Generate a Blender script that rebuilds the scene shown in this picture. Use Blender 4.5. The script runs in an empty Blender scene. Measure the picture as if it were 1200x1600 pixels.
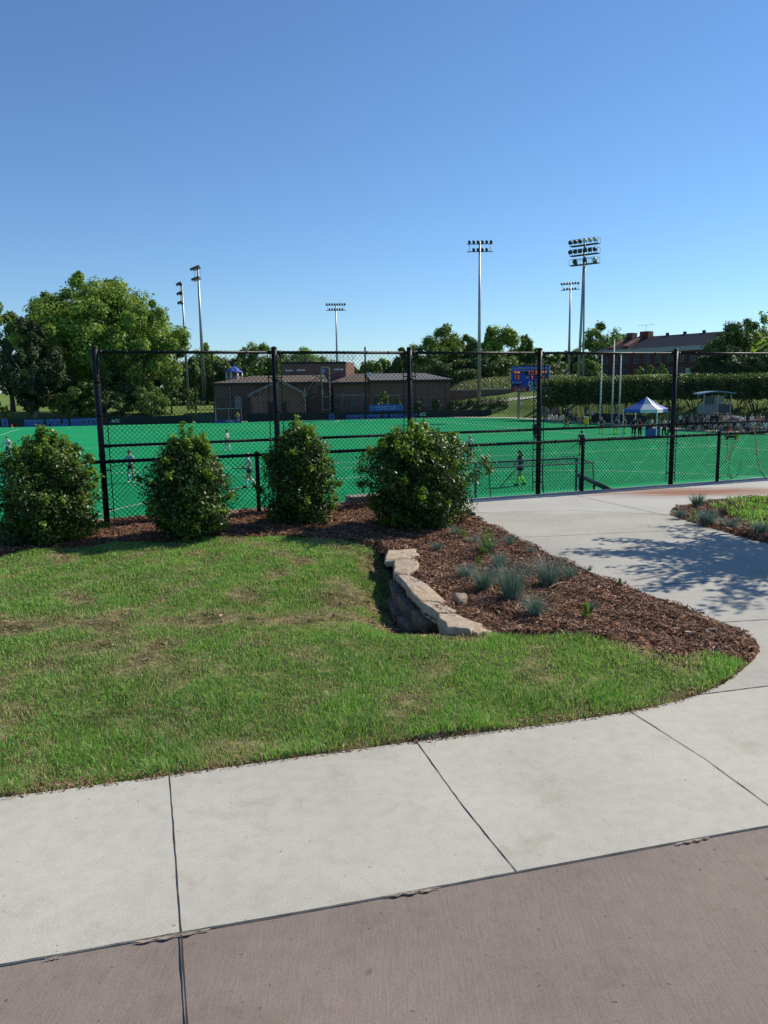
import bpy, math, random
import numpy as np
from mathutils import Vector, Matrix
R = math.radians
S = bpy.context.scene
COL = S.collection
# ------------------------------------------------------------------ camera
EYE, FPX, PITCH, ROLL = 1.8, 1207.0, 0.157, -0.0158
cam_d = bpy.data.cameras.new('camera'); cam = bpy.data.objects.new('camera', cam_d); COL.objects.link(cam)
S.camera = cam
_F = Vector((0, math.cos(PITCH), -math.sin(PITCH))); _U = Vector((0, math.sin(PITCH), math.cos(PITCH))); _R = Vector((1, 0, 0))
_c, _s = math.cos(ROLL), math.sin(ROLL)
RT = _R*_c + _U*_s; UP = _U*_c - _R*_s
m = Matrix((RT, UP, -_F)).transposed().to_4x4(); m.translation = (0, 0, EYE)
cam.matrix_world = m
cam_d.sensor_fit = 'VERTICAL'; cam_d.sensor_height = 24; cam_d.lens = FPX/1600*24
cam_d.clip_start = 0.05; cam_d.clip_end = 3000
S.render.resolution_x = 768; S.render.resolution_y = 1024
# ------------------------------------------------------------------ light
SUN_AZ, SUN_EL = R(60), R(40)
w = bpy.data.worlds.new('World'); S.world = w; w.use_nodes = True
nt = w.node_tree; bg = nt.nodes['Background']
sky = nt.nodes.new('ShaderNodeTexSky'); sky.sky_type = 'NISHITA'; sky.sun_disc = False
sky.sun_elevation = SUN_EL; sky.sun_rotation = SUN_AZ; sky.altitude = 100; sky.air_density = 1.0; sky.dust_density = 0.0; sky.ozone_density = 1.5
tn = nt.nodes.new('ShaderNodeMix'); tn.data_type = 'RGBA'; tn.blend_type = 'MULTIPLY'; tn.inputs[0].default_value = 1.0; tn.inputs[7].default_value = (0.72, 0.97, 1.24, 1)
nt.links.new(sky.outputs[0], tn.inputs[6]); nt.links.new(tn.outputs[2], bg.inputs[0]); bg.inputs[1].default_value = 0.092
sd = bpy.data.lights.new('sun', 'SUN'); sd.energy = 5.0; sd.angle = R(0.5); sd.color = (1, 0.92, 0.78)
so = bpy.data.objects.new('sun', sd); COL.objects.link(so)
sv = Vector((math.sin(SUN_AZ)*math.cos(SUN_EL), math.cos(SUN_AZ)*math.cos(SUN_EL), math.sin(SUN_EL)))
so.rotation_euler = sv.to_track_quat('Z', 'Y').to_euler(); so.location = (20, 10, 30)
S.view_settings.view_transform = 'Standard'; S.view_settings.look = 'None'; S.view_settings.exposure = 0.22; S.view_settings.gamma = 1
S.view_settings.use_curve_mapping = False
# ------------------------------------------------------------------ pixel -> point helpers (photo pixels, 1200 x 1600)
def ray(px, py):
    return (_F*FPX + RT*(px-600) - UP*(py-800)).normalized()
def at_z(px, py, z=0.0):
    d = ray(px, py); t = (z-EYE)/d.z
    return Vector((0, 0, EYE)) + d*t
def at_y(px, py, Y):
    d = ray(px, py); return Vector((0, 0, EYE)) + d*(Y/d.y)
def horizon(px): return 609.0-0.0158*(px-600)
class Frame:
    """vertical plane through O turned a about z; local x along it, y away from the camera, z up"""
    def __init__(s, O, a, z0=0.0): s.O = Vector((O[0], O[1], z0)); s.a = a
    def L(s, px, py, v=0.0):
        u = Vector((math.cos(s.a), math.sin(s.a), 0)); n = Vector((-math.sin(s.a), math.cos(s.a), 0))
        d = ray(px, py); e = Vector((0, 0, EYE)); P0 = s.O + n*v
        t = (P0-e).dot(n)/d.dot(n); P = e + d*t - s.O
        return P.dot(u), P.z
# ------------------------------------------------------------------ objects
def tag(o, label=None, cat=None, group=None, kind=None):
    if label: o['label'] = label
    if cat: o['category'] = cat
    if group: o['group'] = group
    if kind: o['kind'] = kind
    return o
def thing(name, label, cat, loc=(0, 0, 0), rz=0.0, group=None):
    o = bpy.data.objects.new(name, None); COL.objects.link(o); o.location = loc; o.rotation_euler = (0, 0, rz)
    o.empty_display_size = 0.2
    return tag(o, label, cat, group)
class MB:
    def __init__(s): s.v = []; s.f = []; s.m = []; s.mi = 0
    def add(s, vs, fs):
        b = len(s.v); s.v += [tuple(p) for p in vs]; s.f += [tuple(i+b for i in f) for f in fs]; s.m += [s.mi]*len(fs); return s
    def box(s, x0, x1, y0, y1, z0, z1):
        return s.add([(x0,y0,z0),(x1,y0,z0),(x1,y1,z0),(x0,y1,z0),(x0,y0,z1),(x1,y0,z1),(x1,y1,z1),(x0,y1,z1)],
                     [(0,3,2,1),(4,5,6,7),(0,1,5,4),(1,2,6,5),(2,3,7,6),(3,0,4,7)])
    def tube(s, pts, rad, n=8, cap=True):
        pts = [Vector(p) for p in pts]
        if not hasattr(rad, '__len__'): rad = [rad]*len(pts)
        vs = []; k = len(pts)
        ref = Vector((0.31, 0.17, 0.93))
        for i, p in enumerate(pts):
            t = (pts[min(i+1, k-1)]-pts[max(i-1, 0)]).normalized()
            a = t.cross(ref)
            if a.length < 0.05: a = t.cross(Vector((1, 0, 0)))
            a.normalize(); b = t.cross(a)
            for j in range(n):
                th = 2*math.pi*j/n; vs.append(p + (a*math.cos(th)+b*math.sin(th))*rad[i])
        fs = [(i*n+j, i*n+(j+1) % n, (i+1)*n+(j+1) % n, (i+1)*n+j) for i in range(k-1) for j in range(n)]
        if cap: fs += [tuple(range(n-1, -1, -1)), tuple((k-1)*n+j for j in range(n))]
        return s.add(vs, fs)
    def poly(s, pts): return s.add(pts, [tuple(range(len(pts)))])
    def prism(s, pts2, y0, y1):       # outline in x,z extruded along y
        n = len(pts2)
        vs = [(x, y0, z) for x, z in pts2]+[(x, y1, z) for x, z in pts2]
        return s.add(vs, [tuple(range(n)), tuple(range(2*n-1, n-1, -1))]+[(i, i+n, (i+1) % n+n, (i+1) % n) for i in range(n)])
    def slab(s, pts2, z0, z1):        # outline in x,y extruded along z
        n = len(pts2)
        vs = [(x, y, z0) for x, y in pts2]+[(x, y, z1) for x, y in pts2]
        return s.add(vs, [tuple(range(n-1, -1, -1)), tuple(range(n, 2*n))]+[(i, (i+1) % n, (i+1) % n+n, i+n) for i in range(n)])
    def ell(s, c, r, n=10, k=7):
        vs = [(c[0], c[1], c[2]-r[2])]
        for i in range(1, k):
            ph = -math.pi/2+math.pi*i/k
            for j in range(n):
                th = 2*math.pi*j/n
                vs.append((c[0]+r[0]*math.cos(ph)*math.cos(th), c[1]+r[1]*math.cos(ph)*math.sin(th), c[2]+r[2]*math.sin(ph)))
        vs.append((c[0], c[1], c[2]+r[2])); fs = []
        for j in range(n): fs.append((0, 1+(j+1) % n, 1+j))
        for i in range(k-2):
            for j in range(n): a = 1+i*n; fs.append((a+j, a+(j+1) % n, a+n+(j+1) % n, a+n+j))
        a = 1+(k-2)*n
        for j in range(n): fs.append((a+j, a+(j+1) % n, len(vs)-1))
        return s.add(vs, fs)
    def build(s, name, mats, parent=None, smooth=False, bevel=0):
        me = bpy.data.meshes.new(name); me.from_pydata(s.v, [], s.f)
        mats = mats if isinstance(mats, (list, tuple)) else [mats]
        for mm in mats: me.materials.append(mm)
        me.polygons.foreach_set('material_index', s.m)
        if smooth: me.polygons.foreach_set('use_smooth', [True]*len(s.f))
        me.update()
        o = bpy.data.objects.new(name, me); COL.objects.link(o)
        if parent: o.parent = parent
        if bevel:
            b = o.modifiers.new('bevel', 'BEVEL'); b.width = bevel; b.segments = 2; b.limit_method = 'ANGLE'; b.angle_limit = R(40)
        return o
def np_mesh(name, verts, faces, mats, parent=None, midx=None, attrs=None, smooth=False):
    """verts (n,3) float; faces list of (array (k,m))"""
    me = bpy.data.meshes.new(name)
    verts = np.asarray(verts, np.float32); me.vertices.add(len(verts)); me.vertices.foreach_set('co', verts.ravel())
    nl = sum(f.size for f in faces); npoly = sum(len(f) for f in faces)
    me.loops.add(nl); me.polygons.add(npoly)
    me.loops.foreach_set('vertex_index', np.concatenate([f.ravel() for f in faces]).astype(np.int32))
    tot = np.concatenate([np.full(len(f), f.shape[1]) for f in faces]).astype(np.int32)
    st = np.concatenate([[0], np.cumsum(tot)[:-1]]).astype(np.int32)
    me.polygons.foreach_set('loop_start', st); me.polygons.foreach_set('loop_total', tot)
    for mm in (mats if isinstance(mats, (list, tuple)) else [mats]): me.materials.append(mm)
    if midx is not None: me.polygons.foreach_set('material_index', np.asarray(midx, np.int32))
    if smooth: me.polygons.foreach_set('use_smooth', np.ones(npoly, bool))
    if attrs:
        for k, a in attrs.items():
            at = me.attributes.new(k, 'FLOAT', 'POINT'); at.data.foreach_set('value', np.asarray(a, np.float32))
    me.update(calc_edges=True)
    o = bpy.data.objects.new(name, me); COL.objects.link(o)
    if parent: o.parent = parent
    return o
# ------------------------------------------------------------------ materials
def newmat(name):
    mt = bpy.data.materials.new(name); mt.use_nodes = True
    return mt, mt.node_tree, mt.node_tree.nodes['Principled BSDF']
def ramp(t, fac, stops):
    r = t.nodes.new('ShaderNodeValToRGB'); e = r.color_ramp.elements
    while len(e) < len(stops): e.new(0.5)
    for i, (p, c) in enumerate(stops): e[i].position = p; e[i].color = (*c, 1)
    t.links.new(fac, r.inputs[0]); return r.outputs[0]
def noise(t, scale, detail=4, rough=0.55, vec=None, stretch=None):
    tc = t.nodes.new('ShaderNodeTexCoord'); v = vec or tc.outputs['Object']
    if stretch:
        mp = t.nodes.new('ShaderNodeMapping'); mp.inputs['Scale'].default_value = stretch; t.links.new(v, mp.inputs[0]); v = mp.outputs[0]
        if len(stretch) > 3: pass
    n = t.nodes.new('ShaderNodeTexNoise'); n.inputs['Scale'].default_value = scale; n.inputs['Detail'].default_value = detail
    n.inputs['Roughness'].default_value = rough; t.links.new(v, n.inputs['Vector']); return n.outputs['Fac']
def mix(t, fac, a, b, mode='MIX'):
    x = t.nodes.new('ShaderNodeMix'); x.data_type = 'RGBA'; x.blend_type = mode
    for sock, val in ((x.inputs[0], fac), (x.inputs[6], a), (x.inputs[7], b)):
        if isinstance(val, (int, float)): sock.default_value = val
        elif isinstance(val, tuple): sock.default_value = (*val, 1)
        else: t.links.new(val, sock)
    return x.outputs[2]
def bump(t, b, h, strength=0.4, dist=0.01):
    n = t.nodes.new('ShaderNodeBump'); n.inputs['Strength'].default_value = strength; n.inputs['Distance'].default_value = dist
    t.links.new(h, n.inputs['Height']); t.links.new(n.outputs[0], b.inputs['Normal'])
MATS = {}
def plain(name, col, rough=0.6, metal=0.0, var=0.15, scale=8, spec=None):
    if name in MATS: return MATS[name]
    mt, t, b = newmat(name)
    n = noise(t, scale)
    lo = tuple(c*(1-var) for c in col); hi = tuple(min(1, c*(1+var)) for c in col)
    t.links.new(ramp(t, n, [(0.3, lo), (0.7, hi)]), b.inputs['Base Color'])
    b.inputs['Roughness'].default_value = rough; b.inputs['Metallic'].default_value = metal
    if spec is not None: b.inputs['Specular IOR Level'].default_value = spec
    MATS[name] = mt; return mt
def concrete_mat(name, base, dark, seed, stain=False, streak=None):
    mt, t, b = newmat(name)
    big = noise(t, 0.9, 5); fine = noise(t, 160, 3, 0.7); mid = noise(t, 14, 4)
    c = ramp(t, big, [(0.3, dark), (0.65, base)])
    g = ramp(t, fine, [(0.32, (0.62,)*3), (0.5, (1, 1, 1)), (0.8, (1.0,)*3)])
    c = mix(t, 0.75, c, g, 'MULTIPLY')
    g2 = ramp(t, mid, [(0.25, (0.86, 0.86, 0.85)), (0.6, (1, 1, 1))])
    c = mix(t, 0.8, c, g2, 'MULTIPLY')
    if streak:                      # broom strokes along the walking surface
        n = noise(t, 1.0, 3, 0.6, stretch=streak)
        c = mix(t, 0.6, c, ramp(t, n, [(0.3, (0.84,)*3), (0.6, (1, 1, 1))]), 'MULTIPLY')
        bump(t, b, n, 0.35, 0.004)
    else: bump(t, b, fine, 0.3, 0.003)
    sp = noise(t, 45, 2, 0.4)       # tiny pits and aggregate specks
    c = mix(t, 1.0, c, ramp(t, sp, [(0.0, (0.45,)*3), (0.24, (0.55,)*3), (0.28, (1, 1, 1))]), 'MULTIPLY')
    st_n = noise(t, 2.3, 7, 0.75)    # faint blotchy stains, and rare dark spots
    c = mix(t, 1.0, c, ramp(t, st_n, [(0.34, (0.89, 0.87, 0.84)), (0.46, (1, 1, 1)), (0.62, (1, 1, 1)), (0.7, (1.0, 1.0, 0.98))]), 'MULTIPLY')
    sc = noise(t, 9, 1, 0.4); c = mix(t, 1.0, c, ramp(t, sc, [(0.0, (0.55,)*3), (0.175, (0.6,)*3), (0.20, (1, 1, 1))]), 'MULTIPLY')
    t.links.new(c, b.inputs['Base Color']); b.inputs['Roughness'].default_value = 0.9; b.inputs['Specular IOR Level'].default_value = 0.25
    return mt
M_walk = concrete_mat('sidewalk_concrete', (0.49, 0.468, 0.405), (0.405, 0.39, 0.34), 1)
M_path = concrete_mat('path_concrete', (0.45, 0.43, 0.375), (0.36, 0.35, 0.315), 2, streak=(4, 120, 20))
M_pink = concrete_mat('brown_tinted_concrete', (0.265, 0.212, 0.182), (0.205, 0.166, 0.146), 3, streak=(95, 9, 10))
M_curb = concrete_mat('curb_concrete', (0.36, 0.27, 0.24), (0.24, 0.19, 0.17), 4)
M_joint = plain('joint_dark', (0.03, 0.028, 0.025), 1.0)
M_patch = plain('worn_mortar', (0.25, 0.205, 0.165), 1.0, var=0.35, scale=25)
def leaf_mat(name, c1, c2, rough=0.5, trans=0.25, spec=0.3, scale=3.0, tcol=None):
    mt, t, b = newmat(name)
    n = noise(t, scale, 3)
    a = t.nodes.new('ShaderNodeAttribute'); a.attribute_name = 'tint'
    ad = t.nodes.new('ShaderNodeMath'); ad.operation = 'ADD'; t.links.new(n, ad.inputs[0]); t.links.new(a.outputs['Fac'], ad.inputs[1])
    c = ramp(t, ad.outputs[0], [(0.35, c1), (0.95, c2)])
    t.links.new(c, b.inputs['Base Color']); b.inputs['Roughness'].default_value = rough; b.inputs['Specular IOR Level'].default_value = spec
    if trans > 0:
        tr = t.nodes.new('ShaderNodeBsdfTranslucent'); ms = t.nodes.new('ShaderNodeMixShader'); ms.inputs[0].default_value = trans
        br = mix(t, 1.0, c, tcol or (1.0, 1.0, 0.6), 'MULTIPLY'); t.links.new(br, tr.inputs[0])
        t.links.new(b.outputs[0], ms.inputs[1]); t.links.new(tr.outputs[0], ms.inputs[2])
        t.links.new(ms.outputs[0], t.nodes['Material Output'].inputs[0])
    return mt
M_oak = leaf_mat('broad_leaf', (0.085, 0.145, 0.028), (0.25, 0.38, 0.07), 0.55, 0.3, 0.25, 0.25)
M_oak2 = leaf_mat('spring_leaf', (0.14, 0.22, 0.04), (0.34, 0.48, 0.09), 0.55, 0.35, 0.25, 0.25)
M_dark = leaf_mat('dark_leaf', (0.05, 0.088, 0.022), (0.15, 0.235, 0.052), 0.55, 0.2, 0.25, 0.25)
M_pine = leaf_mat('needle_leaf', (0.035, 0.05, 0.024), (0.085, 0.11, 0.05), 0.7, 0.1, 0.15, 0.3)
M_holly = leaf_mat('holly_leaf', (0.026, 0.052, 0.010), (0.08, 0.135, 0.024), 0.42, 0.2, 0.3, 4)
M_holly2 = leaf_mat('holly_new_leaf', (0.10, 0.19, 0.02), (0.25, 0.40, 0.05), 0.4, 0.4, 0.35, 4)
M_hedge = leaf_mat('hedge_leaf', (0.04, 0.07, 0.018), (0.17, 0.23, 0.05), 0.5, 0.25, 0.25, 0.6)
M_fescue = leaf_mat('blue_fescue', (0.11, 0.17, 0.13), (0.27, 0.36, 0.30), 0.6, 0.15, 0.2, 8, (0.8, 1, 0.8))
M_ivy = leaf_mat('ivy_leaf', (0.22, 0.25, 0.09), (0.42, 0.43, 0.18), 0.6, 0.2, 0.2, 0.3)
def grass_blade_mat():
    mt, t, b = newmat('grass_blade')
    n = noise(t, 1.1, 4, 0.6); n2 = noise(t, 5.0, 3, 0.6)
    a = t.nodes.new('ShaderNodeAttribute'); a.attribute_name = 'tint'
    d = t.nodes.new('ShaderNodeAttribute'); d.attribute_name = 'dry'
    g = ramp(t, n, [(0.3, (0.08, 0.235, 0.032)), (0.7, (0.205, 0.44, 0.075))])
    g = mix(t, a.outputs['Fac'], g, (0.42, 0.62, 0.17))
    c = mix(t, d.outputs['Fac'], g, (0.55, 0.47, 0.27))
    t.links.new(c, b.inputs['Base Color']); b.inputs['Roughness'].default_value = 0.5; b.inputs['Specular IOR Level'].default_value = 0.3
    tr = t.nodes.new('ShaderNodeBsdfTranslucent'); ms = t.nodes.new('ShaderNodeMixShader'); ms.inputs[0].default_value = 0.45
    t.links.new(mix(t, 1.0, c, (0.9, 1, 0.55), 'MULTIPLY'), tr.inputs[0]); t.links.new(b.outputs[0], ms.inputs[1]); t.links.new(tr.outputs[0], ms.inputs[2])
    t.links.new(ms.outputs[0], t.nodes['Material Output'].inputs[0]); return mt
M_blade = grass_blade_mat()
def soil_mat(name, stops, scale=6, dist=0.03):
    mt, t, b = newmat(name); n = noise(t, scale, 8, 0.7)
    t.links.new(ramp(t, n, stops), b.inputs['Base Color']); b.inputs['Roughness'].default_value = 1; b.inputs['Specular IOR Level'].default_value = 0.1
    bump(t, b, noise(t, scale*6, 5, 0.7), 0.8, dist); return mt
M_lawnsoil = soil_mat('lawn_soil', [(0.3, (0.030, 0.032, 0.012)), (0.50, (0.10, 0.09, 0.042)), (0.66, (0.34, 0.27, 0.16))])
M_mulchsoil = soil_mat('mulch_soil', [(0.3, (0.05, 0.025, 0.015)), (0.5, (0.15, 0.075, 0.043)), (0.7, (0.24, 0.13, 0.08))], 18, 0.03)
def chip_mat():
    mt, t, b = newmat('mulch_chip'); a = t.nodes.new('ShaderNodeAttribute'); a.attribute_name = 'tint'
    t.links.new(ramp(t, a.outputs['Fac'], [(0.0, (0.075, 0.036, 0.022)), (0.4, (0.22, 0.115, 0.068)), (0.8, (0.40, 0.235, 0.155)), (1.0, (0.6, 0.44, 0.3))]), b.inputs['Base Color'])
    b.inputs['Roughness'].default_value = 0.85; b.inputs['Specular IOR Level'].default_value = 0.2; return mt
M_chip = chip_mat()
def turf_mat():
    mt, t, b = newmat('field_turf'); n = noise(t, 0.08, 3); n2 = noise(t, 3.0, 3)
    c = ramp(t, n, [(0.3, (0.006, 0.25, 0.092)), (0.7, (0.010, 0.29, 0.112))])
    wv = t.nodes.new('ShaderNodeTexWave'); wv.inputs['Scale'].default_value = 0.07; wv.inputs['Distortion'].default_value = 0.6; tcw = t.nodes.new('ShaderNodeTexCoord'); mpw = t.nodes.new('ShaderNodeMapping'); mpw.inputs['Rotation'].default_value = (0, 0, R(72)); t.links.new(tcw.outputs['Object'], mpw.inputs[0]); t.links.new(mpw.outputs[0], wv.inputs[0])
    c = mix(t, 1.0, c, ramp(t, wv.outputs[0], [(0.46, (0.94,)*3), (0.5, (1.0,)*3)]), 'MULTIPLY')
    c = mix(t, 0.4, c, ramp(t, n2, [(0.3, (0.85,)*3), (0.7, (1.0,)*3)]), 'MULTIPLY')
    t.links.new(c, b.inputs['Base Color']); b.inputs['Roughness'].default_value = 0.95; b.inputs['Specular IOR Level'].default_value = 0.1; return mt
M_turf = turf_mat()
M_farlawn = soil_mat('far_lawn', [(0.3, (0.075, 0.12, 0.025)), (0.55, (0.15, 0.21, 0.05)), (0.8, (0.25, 0.26, 0.10))], 0.5, 0.05)
M_line = plain('line_white', (0.62, 0.66, 0.62), 0.8, var=0.08)
M_black = plain('black_vinyl', (0.008, 0.008, 0.009), 0.5, var=0.1, spec=0.25)
M_wire = plain('black_wire', (0.008, 0.008, 0.009), 0.6, var=0.1, spec=0.2)
M_steel = plain('galvanised_steel', (0.30, 0.32, 0.33), 0.45, 0.6, 0.1)
M_lampb = plain('dark_lamp_housing', (0.03, 0.032, 0.036), 0.5)
M_lampw = plain('bare_aluminium', (0.50, 0.51, 0.52), 0.5)
M_white = plain('white_paint', (0.72, 0.72, 0.70), 0.6, var=0.05)
M_dpanel = plain('black_windscreen', (0.016, 0.017, 0.020), 0.8)
M_gpanel = plain('grey_windscreen', (0.05, 0.052, 0.055), 0.8)
M_blue = plain('royal_blue', (0.015, 0.07, 0.42), 0.5, var=0.08)
M_lblue = plain('pale_blue_trim', (0.35, 0.45, 0.65), 0.6, var=0.05)
def brick_mat(name, c1, c2, mortar, scale=1.0):
    mt, t, b = newmat(name)
    tc = t.nodes.new('ShaderNodeTexCoord'); mp = t.nodes.new('ShaderNodeMapping'); mp.inputs['Rotation'].default_value = (R(90), 0, 0)
    t.links.new(tc.outputs['Object'], mp.inputs[0])
    br = t.nodes.new('ShaderNodeTexBrick'); br.inputs['Scale'].default_value = scale; t.links.new(mp.outputs[0], br.inputs[0])
    br.inputs['Color1'].default_value = (*c1, 1); br.inputs['Color2'].default_value = (*c2, 1); br.inputs['Mortar'].default_value = (*mortar, 1)
    br.inputs['Brick Width'].default_value = 0.45; br.inputs['Row Height'].default_value = 0.16; br.inputs['Mortar Size'].default_value = 0.014
    c = mix(t, 0.7, br.outputs[0], ramp(t, noise(t, 0.6, 5), [(0.3, (0.7,)*3), (0.7, (1,)*3)]), 'MULTIPLY')
    t.links.new(c, b.inputs['Base Color']); b.inputs['Roughness'].default_value = 0.9; return mt
M_brick = brick_mat('brown_brick', (0.24, 0.125, 0.095), (0.17, 0.09, 0.07), (0.22, 0.18, 0.155))
M_brickr = brick_mat('red_brick', (0.17, 0.048, 0.035), (0.12, 0.034, 0.026), (0.12, 0.09, 0.075))
M_brick_lit = brick_mat('sunlit_brick', (0.36, 0.17, 0.12), (0.28, 0.13, 0.10), (0.3, 0.24, 0.2))  # brighter copy of the brown brick, sunlight painted into its colour
def shingle(name, a, b_):
    mt, t, b = newmat(name); n = noise(t, 5, 6, 0.7); n2 = noise(t, 0.4, 3)
    c = mix(t, 0.6, ramp(t, n, [(0.3, a), (0.7, b_)]), ramp(t, n2, [(0.3, (0.8,)*3), (0.7, (1,)*3)]), 'MULTIPLY')
    t.links.new(c, b.inputs['Base Color']); b.inputs['Roughness'].default_value = 1.0; b.inputs['Specular IOR Level'].default_value = 0.0; return mt
M_rooft = shingle('tan_shingle', (0.13, 0.105, 0.09), (0.20, 0.165, 0.14))
M_roofg = shingle('grey_shingle', (0.13, 0.13, 0.135), (0.22, 0.22, 0.23))
M_slate = shingle('dark_slate', (0.035, 0.04, 0.05), (0.06, 0.067, 0.08))
M_cornice = plain('pale_green_cornice', (0.30, 0.36, 0.33), 0.6)
M_glass = plain('window_glass', (0.05, 0.07, 0.08), 0.12)
M_glassb = plain('sky_window_glass', (0.07, 0.09, 0.11), 0.2)
M_bark = plain('bark', (0.085, 0.065, 0.05), 0.95, var=0.35, scale=3)
M_barkl = plain('pale_bark', (0.26, 0.20, 0.16), 0.9, var=0.3, scale=3)
M_stone = None
def stone_mat():
    mt, t, b = newmat('field_stone'); n = noise(t, 7, 6, 0.65); n2 = noise(t, 40, 5, 0.7)
    oi = t.nodes.new('ShaderNodeObjectInfo')
    base = ramp(t, oi.outputs['Random'], [(0.0, (0.42, 0.33, 0.24)), (0.5, (0.56, 0.49, 0.41)), (1.0, (0.55, 0.43, 0.30))])
    c = mix(t, 0.8, base, ramp(t, n, [(0.30, (0.38, 0.32, 0.28)), (0.5, (0.85, 0.78, 0.72)), (0.7, (1, 1, 1))]), 'MULTIPLY')
    t.links.new(c, b.inputs['Base Color']); b.inputs['Roughness'].default_value = 0.9
    bump(t, b, n2, 1.0, 0.02); return mt
M_stone = stone_mat()
M_stone_shade = plain('shade_tinted_stone', (0.17, 0.12, 0.08), 0.95, var=.5, scale=9)  # darker stone for the lower courses: the shade on the wall face put into colour
# ------------------------------------------------------------------ near terrain
RND = random.Random(7)
def zc(P): return (P.x, P.y)
def pxpoly(pts, z=0.0): return [zc(at_z(x, y, z)) for x, y in pts]
FO = Vector((-3.87, 10.703, 0)); FA = 0.3644; FU = Vector((math.cos(FA), math.sin(FA), 0)); FN = Vector((-math.sin(FA), math.cos(FA), 0))
def fpt(t, n=0.0, z=0.0): return FO+FU*t+FN*n+Vector((0, 0, z))
# wall line of the little stone wall, in ground coordinates
wall_px = [(604, 868), (612, 900), (632, 930), (664, 958), (705, 976), (762, 990)]
WALL = [at_z(x, y, 0.0) for x, y in wall_px]
DIP = at_z(585, 962, -0.15)
def dseg(x, y, pts):
    best = None
    for a, b in zip(pts[:-1], pts[1:]):
        ax, ay = a.x, a.y; dx, dy = b.x-ax, b.y-ay; L = dx*dx+dy*dy
        t = np.clip(((x-ax)*dx+(y-ay)*dy)/L, 0, 1); q = np.hypot(x-ax-t*dx, y-ay-t*dy)
        best = q if best is None else np.minimum(best, q)
    return best
def zlawn(x, y):
    x = np.asarray(x, float); y = np.asarray(y, float)
    z = 0.012*np.sin(x*2.3+1)*np.cos(y*1.7)+0.010*np.sin(x*5.1+y*3.3)+0.006*np.sin(x*11-y*7)
    d = dseg(x, y, WALL[:4])
    z = z-0.21*np.exp(-(d/0.36)**2)
    dl = np.hypot((x-DIP.x)*0.55, (y-DIP.y)*1.4)
    z = z-0.08*np.exp(-(dl/0.9)**2)
    return z
def inpoly(x, y, P):
    c = np.zeros(len(x), bool); n = len(P)
    for i in range(n):
        x1, y1 = P[i]; x2, y2 = P[(i+1) % n]
        if y1 == y2: continue
        k = ((y1 > y) != (y2 > y)) & (x < (x2-x1)*(y-y1)/(y2-y1)+x1); c ^= k
    return c
# outlines (ground points under the photographed edges)
lawn_near = [(-420, 1296), (0, 1245), (130, 1228), (265, 1210), (450, 1184), (650, 1157), (850, 1131), (985, 1111), (1060, 1094), (1110, 1076), (1145, 1056), (1166, 1038)]
bed_grass = [(1100, 1030), (1045, 1026), (1000, 1012), (940, 999), (850, 990), (800, 988), (762, 990)]
lawn_top = [(588, 852), (520, 846), (430, 838), (300, 840), (150, 852), (0, 868), (-420, 905)]
P_lawn = pxpoly(lawn_near+bed_grass+wall_px[::-1][1:]+lawn_top)
bed_pave = [(745, 810), (800, 838), (850, 862), (900, 884), (950, 905), (1000, 924), (1050, 943), (1100, 962), (1140, 977), (1168, 992), (1182, 1008), (1183, 1022), (1176, 1032)]
P_bed = pxpoly([(x+12, y-3) for x, y in wall_px]+[(800, 988), (850, 990), (940, 999), (1000, 1012), (1045, 1026), (1100, 1030), (1166, 1038)]+bed_pave[::-1])+[zc(fpt(5.0, 0.25)), zc(fpt(-8, 0.25))]+pxpoly(lawn_top[::-1])
isl_edge = [(1046, 804), (1052, 796), (1075, 789), (1110, 781), (1200, 776), (1500, 768), (1900, 900), (1500, 930), (1200, 849), (1150, 836), (1100, 822), (1065, 811)]
P_isl = pxpoly(isl_edge)
# pavement: one sheet (a step above the soil), the island and lawn sit in the rest
pave = [zc(at_z(-420, 1296)), zc(at_z(-1500, 2400))]
walk_near = [(-420, 1584), (0, 1508), (283, 1457), (540, 1412), (807, 1362), (1000, 1326), (1200, 1290), (1700, 1205)]
def sheet(name, outline, z0, z1, mt, label=None, bevel=0.002):
    o = MB().slab(outline, z0, z1).build(name, mt, bevel=bevel); tag(o, kind='structure'); return o
A = pxpoly(lawn_near); B = pxpoly(bed_pave[::-1])
far_e = [zc(fpt(5.0, -0.02)), zc(fpt(5.0, -0.02))]
tA = at_z(745, 777)
# sidewalk along the lawn, then the path to the fence
P_side = pxpoly(walk_near)+pxpoly([(1700, 1010), (1200, 1072)])+pxpoly([(1090, 1086), (1060, 1095), (985, 1112), (850, 1132), (650, 1158), (450, 1185), (265, 1211), (130, 1229), (0, 1246), (-420, 1297)])
sheet('pavement', P_side, -0.12, 0.0, M_walk)
near_line = pxpoly([(1090, 1085.3), (1200, 1071.3), (1700, 1009)])
P_path = near_line+pxpoly([(2600, 900)])+[zc(fpt(26, -0.06)), zc(fpt(4.55, -0.06))]+pxpoly([(735, 806)])+pxpoly(bed_pave)+pxpoly([(1160, 1046), (1130, 1068)])
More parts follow.
